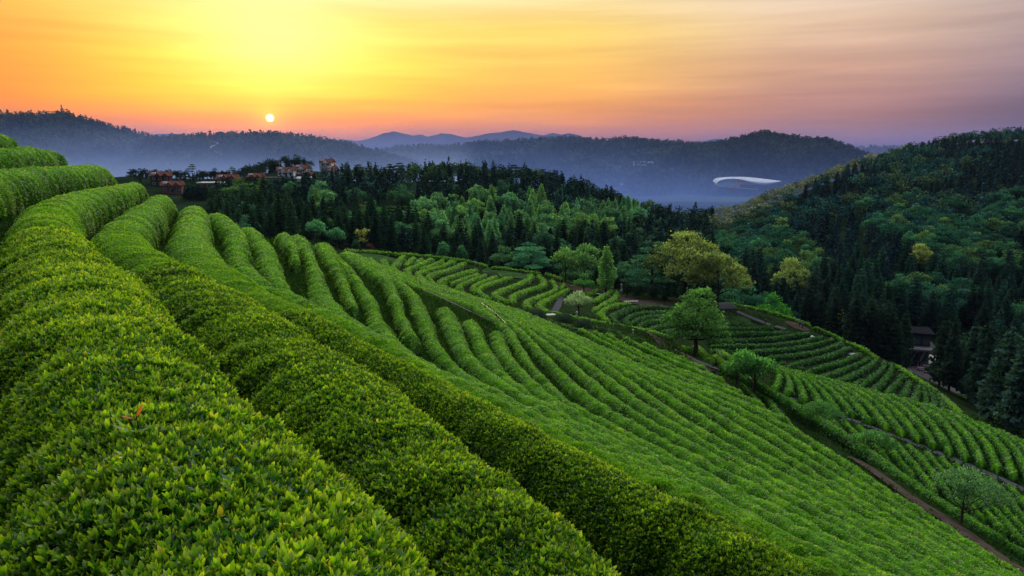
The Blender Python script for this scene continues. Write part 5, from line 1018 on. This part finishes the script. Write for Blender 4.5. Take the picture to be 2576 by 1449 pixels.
def person(P, rz, top, legs, label, arms=((-.24, .0, 1.15), (-.2, .14, .98), (.24, .0, 1.15), (.2, .14, .98)), bend=0.0, sc=1.0):
    b = bend; h0 = [(0, 0, .92), (0, b * .35, 1.18), (0, b * .75, 1.42), (0, b, 1.52), (0, b + .02, 1.64), (.10, 0, .88), (.11, .03, .48), (.10, -.01, .07), (.10, .15, .04), (-.10, 0, .88), (-.11, .03, .48), (-.10, -.01, .07), (-.10, .15, .04)]
    V = h0 + [(-.19, b * .75, 1.40), (arms[0][0], arms[0][1] + b * .75, arms[0][2]), (arms[1][0], arms[1][1] + b * .75, arms[1][2]), (.19, b * .75, 1.40), (arms[2][0], arms[2][1] + b * .75, arms[2][2]), (arms[3][0], arms[3][1] + b * .75, arms[3][2])]
    E = [(0, 1), (1, 2), (2, 3), (3, 4), (0, 5), (5, 6), (6, 7), (7, 8), (0, 9), (9, 10), (10, 11), (11, 12), (2, 13), (13, 14), (14, 15), (2, 16), (16, 17), (17, 18)]
    rr = [.14, .13, .14, .055, .10, .085, .06, .045, .04, .085, .06, .045, .04, .06, .042, .035, .06, .042, .035]
    o_ = skinmesh('person', V, E, rr, M_SKIN); o_.location = P; o_.rotation_euler = (0, 0, rz); o_.scale = (sc, sc, sc); tag(o_, label, 'person')
    def sub(idx, m): ids = list(idx); mp = {q: i for i, q in enumerate(ids)}; return [V[q] for q in ids], [(mp[a], mp[c_]) for a, c_ in E if a in mp and c_ in mp]
    v, e = sub([1, 0, 2, 13, 14, 15, 16, 17, 18], 1); skinmesh('jacket', v, e, [.16, .16, .165, .085, .062, .052, .085, .062, .052], top, o_)
    v, e = sub([0, 5, 6, 7, 9, 10, 11], 1); skinmesh('trousers', v, e, [.155, .105, .08, .065, .105, .08, .065], legs, o_)
    MB().lathe([(.0, .14), (.08, .115), (.115, .05), (.112, -.02), (.085, -.06)], (0, b + .005, 1.665), 12).build('hair', M_HAIR, o_, True)
    return o_
UPARM = ((-.22, .18, 1.36), (-.05, .36, 1.5), (.22, .18, 1.36), (.05, .36, 1.5))
P = Pf(874, 633); person((P[0], P[1], float(ground(P[0], P[1])) + .3), .6, M_RED, M_BLACK, 'person in a red jacket standing at the far left end of the terrace')
person(at(1414, 706, 1), 2.4, M_BLACK, M_BLACK, 'person in black standing on the dirt yard, seen from afar')
person(at(1926, 811, 1), 1.2, M_BLACK, M_BLACK, 'person in black photographing from the striped stair path', UPARM)
person(at(2011, 819, 1), 3.0, M_GREY, M_BLACK, 'person in dark grey at the landing beside one in blue'); person(at(2019, 821, 1), 2.6, M_BLUE, M_BLACK, 'person in a blue jacket at the landing above the bowl')

# ------------------------------------------------------------------ plaza at the foot of the right slope
a_ = ray(2300, 900)[0]; PLZ = -62.2
pv = [Pz(u, v, PLZ) for u, v in [(2195, 905), (2280, 880), (2420, 885), (2500, 930), (2480, 990), (2420, 1010), (2360, 985), (2290, 960)]]
o = MB().poly([(p[0], p[1], PLZ - 2.5) for p in pv], (0, 0, 2.5)).build('plaza', mat_pbr('paving', (.07, .062, .07, 1), .85, .2, var=.25, scale=.8)); tag(o, 'brown paved plaza at the foot of the tea hill', kind='structure')
def PP(u, v): return Pz(u, v, PLZ)
t_ = empty('glass_pavilion', PP(2235, 905), -.35); tag(t_, 'two-storey glass and timber visitor building half hidden by conifers', 'building'); M_GLASS = mat_pbr('window_glass', (.03, .045, .06, 1), .12, .6, var=.1); M_CONC = mat_pbr('concrete', (.085, .082, .088, 1), .85, .2, var=.15, scale=2)
MB().box((0, 4, 2.2), (22, 8, 4.4)).build('wall', M_CONC, t_); MB().box((0, 1.5, 5.0), (25, 14, .5)).build('deck', M_CONC, t_); MB().box((0, 4, 7.0), (22, 8, 3.6)).build('upper_wall', mat_pbr('brown_wall', (.028, .024, .026, 1), .85, .2), t_); MB().box((0, 4, 9.1), (24, 10, .5)).build('roof', mat_pbr('slate_roof', (.014, .014, .017, 1), .9, 0), t_)
for k in range(9): MB().box((-9.8 + 2.45 * k, -.06, 7.0), (1.9, .2, 2.8)).build('window', M_GLASS, t_)
for k in range(8): MB().box((-9.4 + 2.7 * k, -.06, 2.0), (2.1, .2, 2.8)).build('window', M_GLASS, t_)
for k in range(7): MB().box((-11.5 + 3.83 * k, -5.2, 2.4), (.35, .35, 4.8)).build('column', M_DARK, t_)
MB().box((0, -5.3, 5.8), (24.8, .12, .12)).box((0, -5.3, 5.45), (24.8, .06, .06)).build('railing', M_WHITE, t_)
t_ = empty('outdoor_staircase', PP(2312, 912), -.9); tag(t_, 'metal outdoor staircase with pale rails coming down to the plaza', 'staircase')
for k in range(14): link('step', MB().box((0, -3.5 + .42 * k, .2 + .28 * k), (2.2, .42, .12)).mesh('step'), M_GREY, t_)
for sx_ in (-1.1, 1.1): MB().tube([(sx_, -3.6, 1.0), (sx_, 2.1, 4.9)], .07).tube([(sx_, -3.6, .1), (sx_, 2.1, 4.0)], .09).build('rail', M_WHITE, t_)
o = MB().box((0, 0, 0), (1, 1, 1)).build('stone_ramp', M_STONE); P = PP(2352, 905); o.location = (P[0], P[1], P[2] - .3); o.scale = (6, 12, .8); o.rotation_euler = (0, 0, -.3); tag(o, 'pale stone-paved ramp rising from the plaza', 'ramp')
M_PURP = mat_pbr('table_wood', (.20, .13, .19, 1), .7, .3, var=.15)
def picnic(P, rz, label, grp):
    t_ = empty('picnic_table', P, rz); tag(t_, label, 'picnic table', grp)
    MB().box((0, 0, .76), (2.4, .85, .08)).build('table_top', M_PURP, t_)
    for s in (-1, 1): MB().box((0, s * .85, .45), (2.4, .34, .07)).build('seat', M_WHITE if s > 0 else M_PURP, t_); MB().box((s * .9, 0, .36), (.1, 1.7, .72)).build('leg', M_DARK, t_)
for i, (u, v) in enumerate([(2318, 931), (2334, 938), (2352, 944), (2332, 926), (2350, 932), (2368, 938)]): picnic(PP(u, v), -.55, ('picnic table in the front row of the plaza, %s from the left' if i < 3 else 'picnic table in the back row of the plaza, %s from the left') % ORD[i % 3], 'picnic tables on the plaza')
picnic(PP(2272, 944), -.5, 'picnic table nearest the bowl hedges', 'picnic tables on the plaza')
for i, (u, v) in enumerate([(2294, 921), (2302, 920)]):
    t_ = empty('planter', PP(u, v)); tag(t_, 'black bowl planter at the plaza entrance, %s one' % ('left' if i == 0 else 'right'), 'planter'); MB().lathe([(.25, 0), (.2, .3), (.5, .7), (.62, .9), (.5, .9), (.4, .75)], k=12).build('bowl', M_DARK, t_, True); MB().lathe([(.48, .86), (.3, 1.05), (.0, 1.1)], k=10).build('soil', M_DARK, t_, True)
t_ = empty('stepped_fountain', PP(2282, 958), .2); tag(t_, 'purple stepped stone base on the plaza near the photographer', 'stone base'); MB().box((0, 0, .2), (3.6, 3.0, .4)).build('base', M_PURP, t_); MB().box((0, 0, .6), (2.6, 2.0, .42)).build('step', M_PURP, t_); MB().box((0, 0, 1.2), (1.3, 1.1, .8)).build('block', mat_pbr('red_wood', (.16, .06, .05, 1), .8, .2), t_)
person(PP(2339, 962), 2.2, M_BLACK, M_BLACK, 'person in black on the plaza holding a phone up at arm height', UPARM); person(PP(2214, 895), 1.0, M_BLUE, M_BLACK, 'person in blue by the visitor building')

# ------------------------------------------------------------------ village houses
M_BRICK = mat_pbr('red_brick', (.15, .085, .07, 1), .9, .15, var=.25, scale=2); M_ROOF = mat_pbr('roof_tile', (.14, .06, .045, 1), .86, .2, var=.2, scale=3); M_PLAST = mat_pbr('white_plaster', (.62, .63, .65, 1), .9, .2, var=.08); M_BROWN = mat_pbr('brown_timber', (.065, .04, .032, 1), .9, .15, var=.2)
def house(u, v, y, wq, h, label, wall, rz=.15, gables=2, d=7.5, frame=None, flat=False, timber=False):
    x, y, z = Py(u, v, y); W_ = wq * y / F * .88; h = h * .9; t_ = empty('house', (x, y, z), rz); tag(t_, label, 'house', 'village houses on the ridge'); fr = frame or M_WHITE
    MB().box((0, d / 2, h / 2 - 1.5), (W_, d, h + 3)).build('wall', wall, t_)
    if flat: MB().box((0, d / 2, h + .3), (W_ + 1.2, d + 1.2, .6)).build('roof', M_WHITE, t_)
    else:
        rh = d * .36; e = .9; P = [(-W_ / 2 - e, -e, h), (-W_ / 2 - e, d + e, h), (-W_ / 2 - e, d / 2, h + rh)]; rf = MB().poly(P, (W_ + 2 * e, 0, 0)).build('roof', M_ROOF, t_)
        for g in range(gables):
            gx_ = W_ * ((g + .5) / gables - .5) * .8 + W_ * .08; gw = min(W_ / gables * .42, 3.0)
            MB().poly([(gx_ - gw, -e - .5, h - .2), (gx_ + gw, -e - .5, h - .2), (gx_, -e - .5, h + gw * .9)], (0, d * .5, 0)).build('gable', M_ROOF, rf)
            MB().poly([(gx_ - gw * .8, -e - .62, h - .5), (gx_ + gw * .8, -e - .62, h - .5), (gx_, -e - .62, h + gw * .62)], (0, .1, 0)).build('gable_wall', M_PLAST if timber else wall, rf)
        MB().box((W_ * .36, d * .5, h + rh + .3), (.9, .9, 1.6)).build('chimney', M_BRICK, rf)
        MB().box((-W_ * .34, d * .22, h + rh * .62), (2.2, 2.2, 1.2)).build('dormer', M_PLAST, rf)
    nf = 2 if h > 5.5 else 1; nw = max(2, int(W_ / 3.4))
    for f_ in range(nf):
        for k in range(nw):
            wx = W_ * ((k + .5) / nw - .5); zc = h * (f_ + .5) / nf; q = MB().box((wx, -.08, zc), (1.7, .18, 1.6)).build('window', fr, t_); MB().box((wx, -.2, zc), (1.35, .08, 1.25)).build('pane', M_GLASS, q)
    if timber: link('timber_frame', sum_box([((W_ * (k / 5 - .5), -.14, h / 2), (.28, .12, h)) for k in range(6)] + [((0, -.15, h * .5), (W_, .1, .28))]), M_BROWN, t_)
    MB().box((W_ * .05, -.1, 1.0), (1.1, .2, 2.1)).build('door', M_DARK, t_); return t_
def sum_box(L_):
    b = MB()
    for c_, s in L_: b.box(c_, s)
    return b.mesh('timber')
house(404, 468, 472, 50, 7.0, 'dark brown double-gabled house at the left of the village', M_BROWN, .25, 2)
house(432, 483, 452, 52, 4.4, 'low brick house with two big white-framed windows, nearest the hedges', M_BRICK, .2, 2)
house(526, 486, 462, 60, 6.8, 'large flat-roofed brown brick building with rows of windows', M_BRICK, .1, 0, 12, flat=True)
house(571, 465, 492, 54, 4.6, 'red-roofed brick house with two gables behind the flat-roofed building', M_BRICK, .1, 2)
house(641, 459, 500, 38, 4.0, 'red-roofed house half hidden behind a tall dark conifer', M_BRICK, 0, 2)
house(718, 444, 526, 44, 4.4, 'white half-timbered house with a long red roof below the wooded knoll', M_PLAST, .05, 2, timber=True)
house(757, 438, 538, 30, 4.6, 'small half-timbered house right of the long one below the knoll', M_PLAST, -.1, 1, timber=True)
house(819, 431, 548, 33, 7.2, 'tall half-timbered house at the right end of the village', M_PLAST, -.2, 1, timber=True)
house(772, 452, 515, 28, 3.4, 'house showing mostly its red roof above a white greenhouse', M_BRICK, -.1, 1)
house(832, 437, 540, 18, 3.4, 'small red-roofed outbuilding beside the tall half-timbered house', M_PLAST, -.2, 1)
strip('village_road', [Py(*q)[:2] for q in [(500, 487, 440), (540, 490, 438), (590, 478, 455), (640, 470, 470), (700, 456, 490)]], 7, M_GRAV, 'pale village road in front of the brick buildings', .5, hf=mid)
o = MB(); ww = [Py(*q) for q in [(655, 446, 510), (690, 446, 512), (720, 447, 514), (750, 446, 518), (775, 443, 524), (785, 439, 530)]]
for p, q in zip(ww[:-1], ww[1:]): o.poly([(p[0], p[1], p[2] - 3), (q[0], q[1], q[2] - 3), (q[0], q[1], q[2] + .3), (p[0], p[1], p[2] + .3)], (0, .6, 0))
tag(o.build('retaining_wall', M_WHITE), 'long low white retaining wall below the half-timbered houses', 'wall')
x, y, z = Py(765, 457, 500); t_ = empty('greenhouse', (x, y, z), .05); tag(t_, 'small white glasshouse below the red-roofed house', 'greenhouse'); MB().box((0, 2, .6), (9.5, 4, 3)).build('wall', M_WHITE, t_); MB().poly([(-5, -.3, 2.1), (-5, 4.3, 2.1), (-5, 2, 3.4)], (10, 0, 0)).build('roof', M_WHITE, t_)
# masts
M_STEEL = mat_pbr('steel', (.30, .30, .32, 1), .5, .4, .6)
x, y, z = Py(848, 463, 400); t_ = empty('phone_mast', (x, y, z)); tag(t_, 'grey mobile phone mast with antenna panels above the wood', 'mast'); MB().tube([(0, 0, -9), (0, 0, 7.5)], [.32, .2]).build('pole', M_STEEL, t_)
for k in range(6): MB().box((1.3 * math.cos(k * 1.05), 1.3 * math.sin(k * 1.05), 5.6 - 1.6 * (k % 2)), (.5, .3, 2.2), k * 1.05).build('antenna', M_WHITE, t_)
MB().box((0, 0, 6.0), (2.8, 2.8, .15)).box((0, 0, 4.0), (2.4, 2.4, .15)).build('platform', M_STEEL, t_)
x, y, z = Py(155.5, 279, 1745); t_ = empty('radio_tower', (x, y, z - 3)); tag(t_, 'radio tower with dish platforms on the peak of the left hill', 'tower')
MB().tube([(-2, -2, 0), (-.5, -.5, 15)], .35).tube([(2, -2, 0), (.5, -.5, 15)], .35).tube([(2, 2, 0), (.5, .5, 15)], .35).tube([(-2, 2, 0), (-.5, .5, 15)], .35).build('leg', M_STEEL, t_); MB().lathe([(.1, 14.2), (1.9, 14.2), (2.0, 15.8), (.1, 15.8)], k=10).lathe([(.1, 6.6), (2.1, 6.6), (2.1, 7.6), (.1, 7.6)], k=10).build('platform', M_STEEL, t_); MB().tube([(0, 0, 15), (0, 0, 20)], [.3, .12]).build('antenna', M_STEEL, t_)

# ------------------------------------------------------------------ things far out in the valley
bv = [BVHTree.FromPolygons([tuple(p) for p in V.reshape(-1, 3)], [tuple(f) for f in grid_faces(*V.shape[:2])]) for n_, V in HILLS if n_ == 'hill']
def farhit(u, v):
    a, b = ray(u, v); d = Vector((float(a), 1.0, float(b))).normalized(); best = None
    for t in bv:
        h = t.ray_cast(Vector((0, 0, 0)), d)
        if h[0] is not None and (best is None or h[3] < best[3]): best = h
    if b < 0:
        y = -70 / b
        if best is None or y < best[0].y: return (float(a * y), float(y), -70.0)
    return tuple(best[0]) if best else Py(u, v, 1700)
def farstrip(name, uv, wd, mat, label):
    P = np.array([farhit(u, v) for u, v in resample(smooth_poly(np.array(uv, float), 1), 40)]); T = unit(np.gradient(P, axis=0)); N = unit(np.stack([T[:, 1], -T[:, 0], 0 * T[:, 0]], 1))
    V = np.stack([P - N * wd / 2 + [0, -2, 3.0], P + N * wd / 2 + [0, -2, 3.0]], 1); tag(link(name, mesh(name, V, [grid_faces(40, 2)]), mat), label, kind='structure')
farstrip('mountain_road', [(536, 359), (545, 362), (552, 366), (540, 370), (529, 374), (531, 378), (546, 387), (562, 395), (575, 398), (588, 399)], 3.2, M_STONE, 'pale zigzag road on the wooded hill below the sun')
# sports hall
SY = 1380; SX, _, SZ = Py(1880, 486, SY); q_ = SY / F; t_ = empty('sports_hall', (SX, SY, SZ)); tag(t_, 'large sports hall with a sweeping pale shell roof and orange front panel', 'sports hall')
M_SHELL = mat_pbr('shell_roof', (.15, .19, .30, 1), .45, .4, .3, .05); M_ORANGE = mat_pbr('orange_panel', (.80, .30, .03, 1), .7, .2, var=.05)
def sq(zx, zy): return ((1760.9 + zx * .12207 - 1880) * q_, (486 - (440.2 + zy * .12207)) * q_)
fe = np.array([sq(*p) for p in [(330, 185), (345, 150), (420, 110), (520, 88), (650, 82), (790, 92), (900, 120), (1000, 150), (1100, 175), (1200, 190), (1320, 197), (1430, 180), (1540, 155), (1645, 128)]])
te = np.array([sq(*p) for p in [(330, 180), (360, 130), (450, 85), (560, 70), (700, 62), (820, 57), (930, 55), (1040, 57), (1150, 62), (1260, 72), (1370, 85), (1470, 98), (1560, 112), (1645, 126)]])
rows_ = []
for k, (f_, yo) in enumerate([(0, 0), (0, 0), (.35, 8), (.7, 20), (.93, 36), (1.0, 50), (.9, 66), (.4, 74)]):
    zc = fe[:, 1] * (1 - f_) + te[:, 1] * f_; sh = np.sin(np.linspace(0, math.pi, 14)) ** .5; rows_.append(np.stack([fe[:, 0] * (1 - f_) + te[:, 0] * f_, yo * sh - 3, zc - (1.6 if k == 0 else 0)], 1))
link('roof', mesh('roof', np.array(rows_), [grid_faces(8, 14)], smooth=True), M_SHELL, t_)
def panel(name, pts_, yy_, mat, dep=4): return MB().poly([(p[0], yy_, p[1]) for p in [sq(*q) for q in pts_]], (0, dep, 0)).build(name, mat, t_)
panel('glass_front', [(400, 238), (385, 150), (470, 105), (620, 92), (820, 105), (790, 160), (700, 205), (600, 238)], 2.0, mat_pbr('blue_glass', (.42, .52, .62, 1), .3, .5), 30)
panel('orange_front', [(600, 238), (700, 205), (790, 160), (830, 112), (920, 130), (1140, 190), (1150, 272), (800, 250)], 1.0, M_ORANGE, 20)
panel('entrance_glass', [(820, 195), (1140, 205), (1145, 270), (820, 250)], .4, M_GLASS, 2); panel('slab', [(340, 225), (420, 240), (800, 258), (1180, 290), (1180, 306), (800, 276), (400, 252)], -5, M_WHITE, 14)
panel('lower_wall', [(400, 262), (640, 280), (1200, 305), (1200, 350), (640, 322), (400, 305)], 3, M_CONC, 30); panel('platform', [(340, 305), (640, 325), (900, 352), (1200, 352), (1200, 420), (880, 400), (460, 350)], -12, M_CONC, 40); panel('side_wall', [(1140, 200), (1330, 205), (1500, 175), (1640, 135), (1640, 260), (1150, 290)], 6, M_CONC, 40)
for k in range(9): a_, b_z = sq(430 + 42 * k, 240 - 2 * k); MB().box((a_, 1.8, b_z + 5.2), (.5, .3, 9.5)).build('mullion', M_WHITE, t_)
M_BLUEROOF = mat_pbr('pale_roof', (.42, .50, .58, 1), .6, .3, var=.05)
def shed(u, v, wq, hq, d, label, roof=M_BLUEROOF):
    x, y, z = farhit(u, v); k = y / F; t_ = empty('shed', (x, y, z)); tag(t_, label, 'shed'); w_ = wq * k; h = hq * k
    MB().box((0, d / 2, h * .3), (w_, d, h * .6 + 4)).build('wall', M_CONC, t_); MB().poly([(-w_ / 2 - 1, -1, h * .5 + 1.9), (-w_ / 2 - 1, d + 1, h * .5 + 1.9), (-w_ / 2 - 1, d / 2, h + 3)], (w_ + 2, 0, 0)).build('roof', roof, t_)
for q in [(1616, 413, 56, 3, 10, 'long white-roofed shed across the valley, upper one'), (1607, 421, 40, 5, 12, 'white-roofed shed with a row of windows, lower one across the valley'), (1572, 469, 18, 3, 10, 'small pale shed in the mist near the valley road'), (1613, 478, 22, 6, 14, 'blue-roofed warehouse in the valley mist'), (1690, 431, 14, 3, 9, 'pale building with a forecourt on the far slope')]: shed(*q)
farstrip('valley_road', [(1560, 492), (1640, 512), (1700, 519), (1770, 522)], 9, M_GRAV, 'pale road crossing the misty valley')
farstrip('valley_path', [(1776, 503), (1768, 492), (1785, 486), (1800, 480)], 4, M_GRAV, 'thin pale footpath to the sports hall')

# small tea patch in the clearing of the wood
for k, (a_, b_z) in enumerate([((948, 522), (1028, 520)), ((945, 529), (1030, 527)), ((943, 537), (1026, 535)), ((945, 546), (1020, 544)), ((948, 555), (1016, 553))]):
    Q = []
    for f in np.linspace(0, 1, 5):
        u, v = a_[0] + (b_z[0] - a_[0]) * f, a_[1] + (b_z[1] - a_[1]) * f; ys = np.arange(235, 420, .5); ax, bz = ray(u, v); dd = bz * ys - (mid(ax * ys, ys) + 1.0); y = ys[np.argmin(np.abs(dd))]; Q.append((ax * y, y, mid(ax * y, y) + 1.1))
    tag(hedge(Q, 2.4, 1.3, seed=300 + k, mats=MT2), 'tea hedge in the small clearing in the wood, %s from the top' % ORD[k], 'tea hedge', 'hedges in the woodland clearing')

# shoots standing out of the foreground hedges
def shoot(P, h, label, leaves, tipm=None):
    t_ = empty('plant_shoot', P); tag(t_, label, 'plant shoot'); MB().tube([(0, 0, -.06), (.01, 0, h * .5), (0, .01, h)], [.0035, .003, .002], 6).build('stem', M_DARK, t_)
    for z, a, l, el_, mt in leaves:
        A = np.array([[math.cos(a) * math.cos(el_), math.sin(a) * math.cos(el_), math.sin(el_)]]); S = unit(np.cross(A, [[0, 0, 1.]])); v_, f_ = leaf_fine(np.array([[0, 0, z]]), A, S, l, l * .42); link('leaf', mesh('leaf', v_, [f_], {'rnd': np.full(len(v_), .45), 'tip': np.zeros(len(v_))}), mt, t_)
M_WEED = mat_leaf('weed_leaf', [(0, (.10, .24, .02, 1)), (1, (.10, .24, .02, 1))], .45, .04); M_OLEAF = mat_leaf('orange_leaf', [(0, (.55, .13, .02, 1)), (1, (.55, .13, .02, 1))], .5, .02)
P = Pz(347, 1118, -1.42); shoot(P, .16, 'weed shoot with two long flat leaves and an orange top leaf in the foreground hedge', [(.07, 3.5, .12, .38, M_WEED), (.07, -.2, .12, .34, M_WEED), (.145, 1.0, .075, .9, M_OLEAF), (.14, 3.4, .07, .2, M_OLEAF), (.02, 3.6, .10, -.1, M_WEED)])
P = Pz(467, 785, -1.42); shoot(P, .22, 'thin upright shoot with small dark leaves sticking up from the foreground hedge', [(.245, 1.2, .06, 1.0, M_TEA2), (.24, 4.0, .05, .7, M_TEA2), (.17, .3, .07, .3, M_TEA2), (.10, .2, .05, .5, M_TEA2), (.20, 2.8, .05, .5, M_TEA2), (.04, .2, .07, .3, M_TEA2)])
